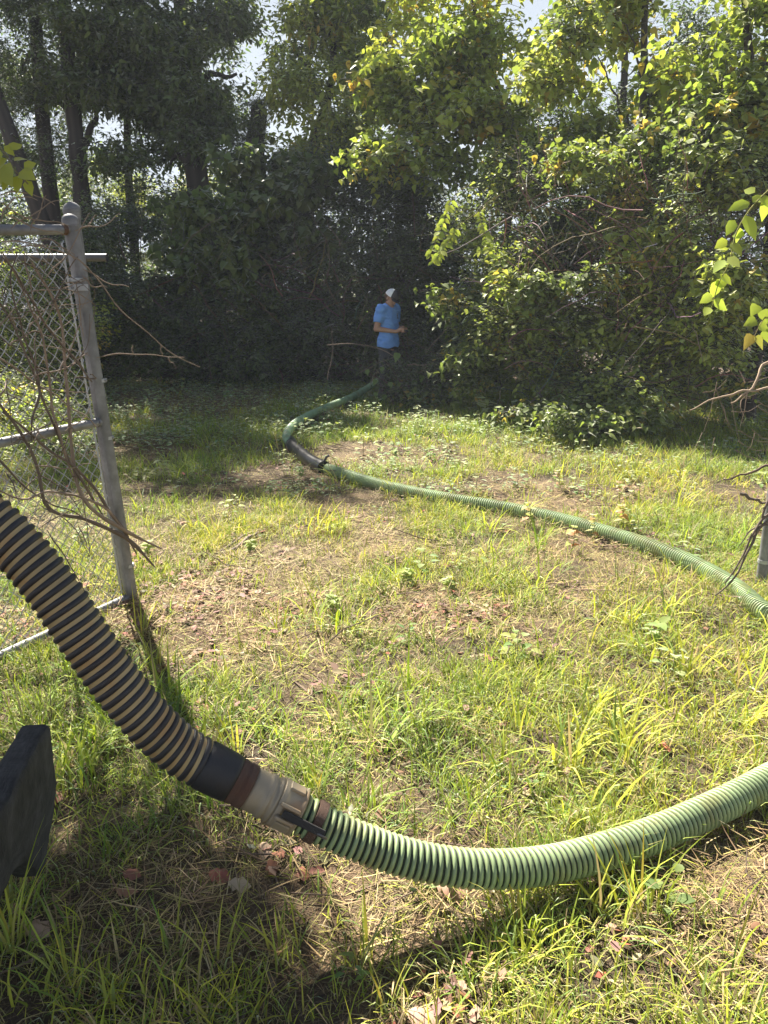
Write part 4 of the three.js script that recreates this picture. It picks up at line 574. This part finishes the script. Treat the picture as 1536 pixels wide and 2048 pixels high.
  const shirt = (x, y, z) => { const p = [x, y, z]; let d = torso(p, 0.014); d = smin(d, ell3(p, [0, 0.93, 0.0], [0.195, 0.2, 0.15]), 0.05); for (const s of ['R', 'L']) { const a = J['sh' + s], e = J['el' + s], m = a.map((v, k) => v + (e[k] - v) * 0.72); let q = cap3(p, a, m, 0.073, 0.07); const n = e.map((v, k) => v - a[k]), l = Math.hypot(...n), h = ((x - a[0]) * n[0] + (y - a[1]) * n[1] + (z - a[2]) * n[2]) / l; q = Math.max(q, h - l * 0.68); d = smin(d, q, 0.04); } d += fold(x, y, z); d = Math.max(d, 0.865 - y + 0.012 * Math.sin(x * 20 + z * 13)); return Math.max(d, -cap3(p, [0, 1.5, 0.03], [0, 1.62, 0.07], 0.072, 0.075)); };
  const BLUE = [0.16, 0.34, 0.78], INK = [0.03, 0.04, 0.07];
  const shirtCol = (p) => { const X = p.x - 0.092, Y = p.y - 1.335; if (p.z > 0.06 && Math.abs(X) < 0.032 && Math.abs(Y) < 0.042) { if (Math.abs(Y + 0.032) < 0.005) return INK; if (Y > -0.02 && (Math.abs(X + 0.017 - Y * 0.25) < 0.0075 || (Math.abs(X - 0.014 + Y * 0.2) < 0.006 && Y > 0) || Math.abs(X) < 0.005 && Y < 0.012)) return INK; } return BLUE; };
  sub('shirt', surfaceNet(shirt, [-0.38, 0.83, -0.2], [0.38, 1.56, 0.22], 0.008, shirtCol), cloth);
  const trousers = (x, y, z) => { const p = [x, y, z]; let d = ell3(p, [0, 0.95, -0.005], [0.168, 0.14, 0.114]); for (const s of ['R', 'L']) { d = smin(d, cap3(p, J['hip' + s], J['knee' + s], 0.092, 0.08), 0.05); d = smin(d, cap3(p, J['knee' + s], J['ank' + s], 0.083, 0.07), 0.03); } d += fold(x, y, z) * 1.3; return Math.max(d, y - 1.03, 0.05 - y); };
  sub('trousers', surfaceNet(trousers, [-0.3, 0.02, -0.22], [0.3, 1.06, 0.26], 0.012, () => [0.055, 0.056, 0.062]), cloth);
  for (const s of ['R', 'L']) { const a = J['ank' + s]; sub('shoe', surfaceNet((x, y, z) => Math.max(smin(cap3([x, y, z], [a[0], 0.05, a[2] - 0.04], [a[0], 0.04, a[2] + 0.17], 0.05, 0.042), cap3([x, y, z], [a[0], 0.06, a[2] - 0.02], [a[0], 0.11, a[2] - 0.01], 0.05, 0.048), 0.03), y - 0.12, -0.002 - y), [a[0] - 0.09, -0.02, a[2] - 0.13], [a[0] + 0.09, 0.16, a[2] + 0.26], 0.009, () => [0.06, 0.045, 0.035]), cloth); }
  const fromHead = new THREE.Matrix4().makeRotationX(headRot).setPosition(...H);
  const hair = surfaceNet((x, y, z) => { const d = ell3([x, y, z], [0, 0.012, -0.022], [0.081, 0.1, 0.093]); return Math.max(d, z - 0.0 - Math.max(0, y) * 0.3, -0.075 - y) + 0.006 * (noise3(x * 60, y * 20, z * 60) - 0.5); }, [-0.11, -0.12, -0.14], [0.11, 0.13, 0.11], 0.006, () => [0.1, 0.055, 0.03]); hair.applyMatrix4(fromHead); sub('hair', hair, std({ roughness: 0.7 }));
  // cap: dark front, white mesh back, brim
  const capG = new THREE.Group(); capG.name = 'cap'; capG.applyMatrix4(fromHead); man.add(capG);
  const shell = (p0, pl) => { const g = new THREE.SphereGeometry(1, 24, 12, p0, pl, 0, Math.PI * 0.52); g.scale(0.088, 0.1, 0.108); g.rotateX(-0.12); g.translate(0, 0.036, -0.008); return g; };
  const part = (name, g, c, o = {}) => { const m = new THREE.Mesh(plain(c)(g), std({ roughness: 0.9, side: THREE.DoubleSide, ...o })); m.name = name; m.castShadow = true; capG.add(m); };
  part('front_panel', shell(0.4, Math.PI - 0.8), [0.055, 0.055, 0.066]); part('mesh_panel', shell(Math.PI - 0.4, Math.PI + 0.8), [0.85, 0.87, 0.9]);
  const br = new THREE.Shape(); br.moveTo(-0.078, 0); br.quadraticCurveTo(-0.075, 0.09, 0, 0.095); br.quadraticCurveTo(0.075, 0.09, 0.078, 0); br.quadraticCurveTo(0, 0.045, -0.078, 0);
  const bg = new THREE.ExtrudeGeometry(br, { depth: 0.003, bevelEnabled: true, bevelSize: 0.002, bevelThickness: 0.001, bevelSegments: 2, curveSegments: 16 }); { const p = bg.attributes.position; for (let i = 0; i < p.count; i++) p.setZ(i, p.getZ(i) + 3.2 * p.getX(i) ** 2); bg.computeVertexNormals(); } bg.rotateX(Math.PI / 2 + 0.22); bg.translate(0, 0.045, 0.055); part('brim', bg, [0.055, 0.055, 0.066]);
  const ph = thing('phone', 'dark phone held in both hands of the man', 'phone', V(pos.x, 0, pos.z)); ph.rotation.y = man.rotation.y;
  const pm = (name, g, c, r) => { const m = new THREE.Mesh(g, rough(c, r, { vertexColors: false })); m.name = name; g.rotateX(-0.85); g.translate(PH[0], PH[1], PH[2] + 0.008); m.castShadow = true; ph.add(m); };
  pm('phone_case', new RoundedBoxGeometry(0.074, 0.15, 0.0095, 3, 0.004), [0.02, 0.02, 0.022], 0.4); const sc = new THREE.BoxGeometry(0.068, 0.142, 0.001); sc.translate(0, 0, -0.0055); pm('screen', sc, [0.03, 0.035, 0.04], 0.15);
}
// ---------------------------------------------------------------- near vine and branches at the right edge
const oneLeaf = (parent, A, B, w, shape, col, up = V(rr(-0.5, 0.5), 0.5, 0.85), droop = 0.1) => { const b = new MB(), d = B.clone().sub(A); b.leaf(A, d.clone().normalize(), up.clone().normalize(), d.length(), w, shape, col, droop, 0.2); return put('leaf', b.geo(), M.leaf, parent); };
const stick = (parent, pts, r, col, name = 'twig', sides = 7) => { const b = new MB(); b.tube(wobble(curve(pts, 18), r * 1.2, 2), (t) => r * (1 - 0.6 * t), sides, (t, a) => col.map((q) => q * (0.8 + 0.4 * hash(Math.floor(t * 20), Math.floor(a * 2)))), { cap: true }); return put(name, b.geo(), M.bark, parent); };
{
  R = rng(151);
  const v = thing('hanging_sprig', 'bright yellow green vine sprig hanging from the right edge', 'vine', at(1500, 400, 3.4)), d = 3.3;
  stick(v, [at(1560, 360, d), at(1505, 410, d), at(1470, 470, d), at(1455, 530, d), at(1435, 570, d), at(1420, 620, d)], 0.004, [0.24, 0.24, 0.07]);
  for (const [x, y, dx, dy] of [[1500, 405, -45, 12], [1505, 405, 26, -18], [1490, 430, 22, 46], [1470, 440, -18, 28], [1480, 455, -8, 30], [1462, 485, 22, 24], [1455, 480, -26, 14], [1450, 520, -24, 22], [1455, 515, 26, 16], [1440, 548, 24, 20], [1437, 560, -14, 34], [1425, 590, -26, 12], [1425, 600, 30, 18], [1420, 615, -12, 14], [1520, 390, 20, 24], [1510, 385, -22, -8], [1530, 400, -6, 40], [1490, 470, -26, 0], [1430, 570, 26, -8]]) oneLeaf(v, at(x, y, d), at(x + dx, y + dy, d + rr(-0.05, 0.05)), 0.035 + Math.hypot(dx, dy) * 0.0004, 'ov', tint([0.44, 0.54, 0.06], 0.75, 1.15));
  const w = thing('hanging_sprig', 'leafy sprig with one yellowing leaf at the right edge below the bright one', 'vine', at(1510, 680, 3.6));
  stick(w, [at(1560, 600, 3.6), at(1525, 640, 3.6), at(1500, 690, 3.6)], 0.003, [0.24, 0.2, 0.08]);
  for (const [x, y, dx, dy, c] of [[1515, 610, -14, 22], [1525, 620, 10, 26], [1512, 640, -26, 10], [1518, 650, 22, 12], [1505, 670, -18, 28, [0.33, 0.26, 0.05]], [1512, 672, 14, 26, [0.4, 0.4, 0.06]], [1530, 660, 12, 28]]) oneLeaf(w, at(x, y, 3.6), at(x + dx, y + dy, 3.6), 0.055, 'heart', c ?? [0.34, 0.42, 0.05]);
  const t = thing('bare_branch', 'pale bare forked branch reaching in from the right edge above the grass', 'branch', at(1500, 760, 5));
  stick(t, [at(1570, 690, 5), at(1520, 740, 5), at(1498, 780, 5), at(1462, 808, 5)], 0.012, [0.36, 0.27, 0.19], 'branch'); stick(t, [at(1555, 770, 5), at(1480, 785, 5), at(1430, 795, 5), at(1380, 822, 5)], 0.009, [0.36, 0.27, 0.19], 'branch'); stick(t, [at(1498, 780, 5), at(1480, 810, 5), at(1490, 835, 5)], 0.004, [0.3, 0.22, 0.16]); stick(t, [at(1490, 765, 5), at(1478, 740, 5)], 0.005, [0.3, 0.22, 0.16]);
  for (let k = 0; k < 22; k++) { const x = rr(1400, 1560), y = rr(760, 900), a = rr(-0.6, 2.4), l = rr(30, 110); stick(t, [at(x, y, 5.2), at(x + Math.cos(a) * l / 2, y + Math.sin(a) * l / 2 + 8, 5.2), at(x + Math.cos(a) * l, y + Math.sin(a) * l, 5.2)], 0.0025, [0.22, 0.16, 0.12]); }
  const e = thing('dark_branch', 'dark broken branch tip poking in at the right edge over sunlit grass', 'branch', at(1490, 950, 4.4)); stick(e, [at(1580, 915, 4.4), at(1510, 940, 4.4), at(1448, 960, 4.4)], 0.01, [0.12, 0.08, 0.06], 'branch');
  const k = thing('vine_tangle', 'tangle of dark vine stems around the post at the right edge', 'vine', gnd(1530, 1170));
  for (const p of [[[1590, 1000], [1530, 1030], [1505, 1065], [1490, 1100], [1450, 1165]], [[1580, 1020], [1520, 1050], [1500, 1090], [1470, 1150], [1430, 1190]], [[1560, 940], [1530, 1010], [1515, 1060], [1495, 1080]], [[1590, 1060], [1540, 1050], [1500, 1060], [1480, 1090]], [[1480, 985], [1510, 1000], [1545, 1010]]]) stick(k, p.map(([x, y]) => at(x, y, 4.05)), rr(0.005, 0.011), DARK_TWIG, 'stem');
  // pinnate yellow sprays hanging from the sunlit tree
  for (const [x, y, dx, dy, d, label] of [[905, 395, -45, 115, 10, 'yellow green feathered leaf spray hanging left of the right bushes'], [960, 420, 20, 90, 10.2, 'lower yellow leaf spray beside the feathered spray'], [915, 455, -50, 70, 9.9, 'feathered spray tip hanging lowest beside the dark gap'], [770, 105, -50, 40, 11.5, 'yellow leaf spray at the left tip of the sunlit tree']]) {
    const s = thing('leaf_spray', label, 'leaf spray', at(x, y, d)); stick(s, [at(x + 40, y - 30, d), at(x, y, d), at(x + dx * 0.5, y + dy * 0.55, d), at(x + dx, y + dy, d)], 0.004, [0.25, 0.2, 0.08]);
    for (let q = 0; q < 13; q++) for (const sd of [-1, 1]) { const f = q / 13 + 0.06, A = at(x + dx * f, y + dy * f, d), B = at(x + dx * f + sd * rr(8, 15), y + dy * f + rr(3, 12), d + rr(-0.08, 0.08)); oneLeaf(s, A, B, A.distanceTo(B) * 0.55, 'ov', tint([0.42, 0.5, 0.06], 0.7, 1.15)); }
  }
  // twigs in front of the man and the dark hedge
  const f = thing('fallen_branch', 'thin arching bare twigs and fallen sticks in front of the man\'s legs', 'branch', gnd(800, 800));
  for (const [p, r] of [[[[655, 690], [720, 688], [765, 700], [800, 725], [830, 765], [850, 800]], 0.007], [[[850, 706], [905, 640], [940, 570], [945, 540]], 0.008], [[[815, 730], [860, 730], [900, 745]], 0.012], [[[800, 775], [850, 765], [900, 760]], 0.016], [[[820, 740], [790, 770]], 0.008], [[[870, 720], [820, 760], [790, 790]], 0.008], [[[655, 760], [665, 700], [662, 650]], 0.006], [[[740, 770], [760, 735], [800, 725]], 0.006], [[[720, 745], [760, 725], [790, 715]], 0.006]]) stick(f, p.map(([x, y]) => at(x, y, 11.7)), r, [0.24, 0.18, 0.14]);
  for (const [x, y, s] of [[796, 715, 9], [765, 740, 6], [752, 765, 6], [830, 768, 7], [845, 758, 7], [815, 790, 7], [770, 795, 6], [860, 790, 7], [750, 790, 5], [840, 775, 6], [735, 745, 6], [780, 770, 6], [880, 775, 7]]) oneLeaf(f, at(x, y - s, 11.6), at(x + rr(-6, 6), y + s, 11.6), s * 2 * 11.6 / FOC * 0.9, 'heart', [0.16, 0.25, 0.05], V(rr(-0.4, 0.4), 0.7, 0.7));
}
// ---------------------------------------------------------------- weeds, sticks and fallen leaves one can tell apart
{
  R = rng(161);
  const plant = (name, label, cat, x, y, leaves, col, shape, L, ratio, H, group) => { const p = G(x, y), t = thing(name, label, cat, p, group), top = V(p.x + rr(-0.03, 0.03), p.y + H, p.z + rr(-0.03, 0.03)); stick(t, [p, p.clone().lerp(top, 0.5).add(V(rr(-0.01, 0.01), 0, 0.01)), top], 0.0035, [0.22, 0.24, 0.08], 'stem', 5); for (let k = 0; k < leaves; k++) { const f = 0.3 + 0.7 * k / leaves, a = k * 2.4 + R(), A = p.clone().lerp(top, f), l = L * rr(0.7, 1.15), B = A.clone().add(V(Math.cos(a) * l * 0.85, l * rr(0.0, 0.5), Math.sin(a) * l * 0.85)), c = Array.isArray(col[0]) ? pick(col) : col; oneLeaf(t, A, B, l * ratio, shape, tint(c, 0.8, 1.2), V(rr(-0.2, 0.2), 1, rr(-0.2, 0.2)), rr(0.1, 0.6)); } return t; };
  plant('broad_leaf_weed', 'upright weed with pale broad leaves at the foot of the bushes right of the man', 'weed', 972, 838, 13, [0.42, 0.47, 0.12], 'lance', 0.26, 0.36, 0.3);
  plant('willow_weed', 'bright weed with narrow willow like leaves right of the gate post', 'weed', 330, 962, 12, [0.42, 0.46, 0.06], 'lance', 0.2, 0.2, 0.22);
  plant('willow_weed', 'second narrow leaved weed lying lower beside the gate post', 'weed', 290, 958, 8, [0.4, 0.42, 0.07], 'lance', 0.18, 0.22, 0.08);
  const ORG = [[0.45, 0.2, 0.05], [0.4, 0.4, 0.06], [0.5, 0.32, 0.06], [0.38, 0.42, 0.06]];
  for (const [x, y, l] of [[1140, 1110, 'orange tinged seedling in front of the hose, left of its group'], [1185, 1085, 'orange tinged seedling with the reddest leaves beside the hose'], [1245, 1060, 'orange tinged seedling behind the hose on the right'], [1060, 1060, 'yellowing seedling just in front of the hose near the middle'], [1120, 985, 'orange leaved seedling in the straw behind the hose'], [1240, 1010, 'tall orange leaved seedling farthest behind the hose']]) plant('orange_seedling', l, 'weed', x, y, 8, ORG, 'heart', 0.075, 0.8, 0.2);
  for (const [x, y, l] of [[815, 1175, 'heart leaved yellow green weed in the middle of the straw'], [905, 1195, 'dark green heart leaved weed right of the middle'], [670, 1225, 'small round leaved weed on leaf litter left of the middle'], [500, 1110, 'leafy weed beside the fallen grey sticks'], [290, 1120, 'bright weed against the foot of the gate post'], [690, 870, 'yellow leaved weed behind the black sleeve']]) plant('leafy_weed', l, 'weed', x, y, 11, [0.32, 0.4, 0.05], 'heart', 0.065, 0.85, 0.1);
  for (const [x, y, l] of [[160, 1090, 'pale broad leaved weed behind the chain link'], [540, 990, 'pale leafy vine seedling left of the green hose'], [600, 960, 'leafy weed in front of the black sleeve'], [230, 820, 'leafy green weed right of the gate upright'], [280, 830, 'low leafy weed in dappled shade'], [1310, 1290, 'leafy weed in the sunlit grass below the far hose']]) plant('leafy_weed', l, 'weed', x, y, 12, [0.26, 0.36, 0.06], 'ov', 0.085, 0.5, 0.13);
  // grey sticks and pale stalks
  const st = (name, label, pts, r, col) => { const P = pts.map(([x, y, h]) => gnd(x, y, (h ?? 0.015))), t = thing(name, label, 'stick', P[0]); stick(t, P, r, col, 'stick', 8); return t; };
  st('fallen_stick', 'long grey forked stick lying on the straw in the middle left', [[395, 1115, 0.02], [460, 1100, 0.03], [520, 1060, 0.03], [582, 1025, 0.04]], 0.014, [0.23, 0.18, 0.15]);
  st('fallen_stick', 'thinner grey stick lying just above the long forked one', [[430, 1108, 0.02], [500, 1065, 0.03], [560, 1030, 0.03]], 0.008, [0.25, 0.2, 0.17]);
  st('fallen_stick', 'short dark stick behind the gate post in the dapple', [[440, 945], [500, 942], [560, 950]], 0.008, [0.12, 0.09, 0.07]);
  st('fallen_stick', 'dark curved stick in the straw behind the far hose', [[1250, 970], [1330, 968], [1375, 982]], 0.006, [0.2, 0.15, 0.12]);
  for (const [p, l] of [[[[380, 1176], [500, 1170]], 'pale straw stalk longest of those right of the gate post'], [[[445, 1185], [540, 1202]], 'pale straw stalk crossing below the longest one'], [[[350, 1215], [385, 1240]], 'short pale stick on the reddish litter by the gate'], [[[680, 1150], [745, 1165]], 'broad pale dry stalk in the middle of the straw'], [[[720, 1195], [790, 1215]], 'second broad pale dry stalk nearer than the first'], [[[930, 1195], [990, 1240]], 'pale stalk right of the middle weeds'], [[[640, 1250], [770, 1256]], 'flat pale stalk nearest of the middle stalks'], [[[1500, 1375], [1532, 1395]], 'pale stalk at the right edge between the two hose runs']]) st('dry_stalk', l, p, 0.006, [0.55, 0.46, 0.33]);
  const dry = (label, x, y, L, col, ang) => { const p = G(x, y), t = thing('dry_leaf', label, 'leaf', p), b = new MB(), d = V(Math.cos(ang), 0.25, Math.sin(ang)).normalize(); b.leaf(p.clone().add(V(-d.x * L / 2, 0.02, -d.z * L / 2)), d, V(rr(-0.5, 0.5), 1, rr(-0.3, 0.5)).normalize(), L, L * 0.75, 'dry', col, 0.35, -0.5); put('blade', b.geo(), M.straw, t); stick(t, [p.clone().add(V(-d.x * L / 2, 0.02, -d.z * L / 2)), p.clone().add(V(-d.x * L * 0.8, 0.01, -d.z * L * 0.8))], 0.0015, [0.2, 0.1, 0.06], 'stalk', 4); };
  dry('large crumpled red brown leaf beside the dark block', 103, 1600, 0.1, [0.24, 0.1, 0.06], 1.2); dry('red dry leaf on bare ground under the coupling', 440, 1752, 0.075, [0.36, 0.12, 0.08], 0.3); dry('pale tan dry leaf right of the red one on bare ground', 480, 1775, 0.07, [0.5, 0.38, 0.25], 0.1); dry('brown dry leaf in shade left of the red one', 265, 1756, 0.06, [0.3, 0.12, 0.08], 0.2); dry('brown dry leaf just below it in the shade', 256, 1790, 0.065, [0.32, 0.16, 0.09], 0); dry('red brown curled leaf standing in the grass above the near hose', 1332, 1495, 0.07, [0.36, 0.1, 0.06], 1.5); dry('reddish leaf beside the green hose near the coupling', 607, 1752, 0.06, [0.34, 0.13, 0.08], 1.4); dry('light brown leaf at the left edge in the shade', 76, 1868, 0.09, [0.42, 0.28, 0.19], 0.4); dry('tan leaf near the bottom edge under the stalks', 850, 2035, 0.09, [0.45, 0.28, 0.2], 0.2); dry('brown leaf at the left edge in dark shade', 35, 1825, 0.05, [0.3, 0.16, 0.1], 0.3); dry('pink brown leaf lying under the sagging hose', 905, 1782, 0.09, [0.42, 0.24, 0.17], 0.2); dry('brown leaf high on the right between the hose runs', 1420, 1300, 0.06, [0.4, 0.2, 0.1], 0.7);
  // tall grass stalks standing in front of the hose
  for (const [x, y, n, h, l] of [[440, 1930, 8, 0.2, 'upright grass stalks at the lower left of the bare strip'], [355, 1900, 6, 0.16, 'grass stalks beside the shaded ground at lower left'], [560, 1905, 7, 0.16, 'thin grass stalks below the coupling'], [720, 1900, 9, 0.17, 'yellow green grass clump in front of the sagging hose'], [1040, 1850, 12, 0.17, 'bright grass clump rising over the hose shadow'], [1290, 1830, 12, 0.24, 'tall seeding grass in front of the near hose on the right'], [1480, 1900, 5, 0.2, 'grass stalks near the lower right edge'], [780, 2010, 8, 0.14, 'short broad grass at the bottom edge'], [140, 1960, 12, 0.2, 'dark green grass clump in the lower left corner'], [220, 1990, 10, 0.18, 'second dark green grass clump near the lower left corner'], [1250, 1530, 8, 0.22, 'tall grass behind the near hose on the right'], [1180, 1290, 9, 0.2, 'grass clump in the middle right of the clearing'], [1040, 1460, 12, 0.24, 'arching long grass tuft in the middle of the clearing'], [310, 1330, 16, 0.26, 'long green grass clump beside the black hose'], [470, 1500, 14, 0.2, 'long grass behind the rubber cuff of the black hose'], [640, 1570, 10, 0.16, 'bright grass clump behind the coupling'], [280, 1270, 10, 0.22, 'grass clump at the foot of the gate post'], [25, 1800, 16, 0.24, 'dark grass clump hiding the lower edge of the dark block'], [62, 1745, 12, 0.2, 'grass clump under the undercut end of the dark block'], [20, 1900, 16, 0.26, 'tall dark grass at the left edge below the dark block']]) {
    const p = G(x, y), t = thing('grass_tuft', l, 'grass tuft', p);
    for (let k = 0; k < n; k++) { const b = new MB(), a = R() * 6.283, c = pick(GREEN).map((q) => q * rr(0.9, 1.2)), L = h * rr(0.7, 1.35); b.blade(p.clone().add(V(Math.cos(a) * 0.02 + rr(-0.02, 0.02), -0.005, Math.sin(a) * 0.02 + rr(-0.02, 0.02))), a, rr(0.02, 0.35), L, rr(0.005, 0.0095), rr(0.1, 1.3), mix3(c, [0.4, 0.3, 0.12], 0.4), c, 6); put('blade', b.geo(), M.grass, t); }
  }
}

const GROUPS = { tall_tree: 'tall dark trees at the left', far_tree: 'sunlit trees far behind', backdrop_tree: 'dim trees behind the others', shade_bush: 'shaded bushes along the back', tangled_bush: 'sunlit bushes on the right', green_hose: 'green corrugated hoses', hanging_sprig: 'sprigs hanging at the right edge', leaf_spray: 'feathered leaf sprays of the sunlit tree', willow_weed: 'narrow leaved weeds', orange_seedling: 'orange tinged seedlings by the hose', leafy_weed: 'leafy weeds in the clearing', fallen_stick: 'sticks lying on the ground', dry_stalk: 'pale dry stalks on the ground', dry_leaf: 'dry fallen leaves', grass_tuft: 'tall grass tufts' };
for (const o of scene.children) { const g = GROUPS[o.name.replace(/_[0-9]{3}$/, '')]; if (g && o.userData.category) o.userData.group = g; }

renderer.render(scene, camera);
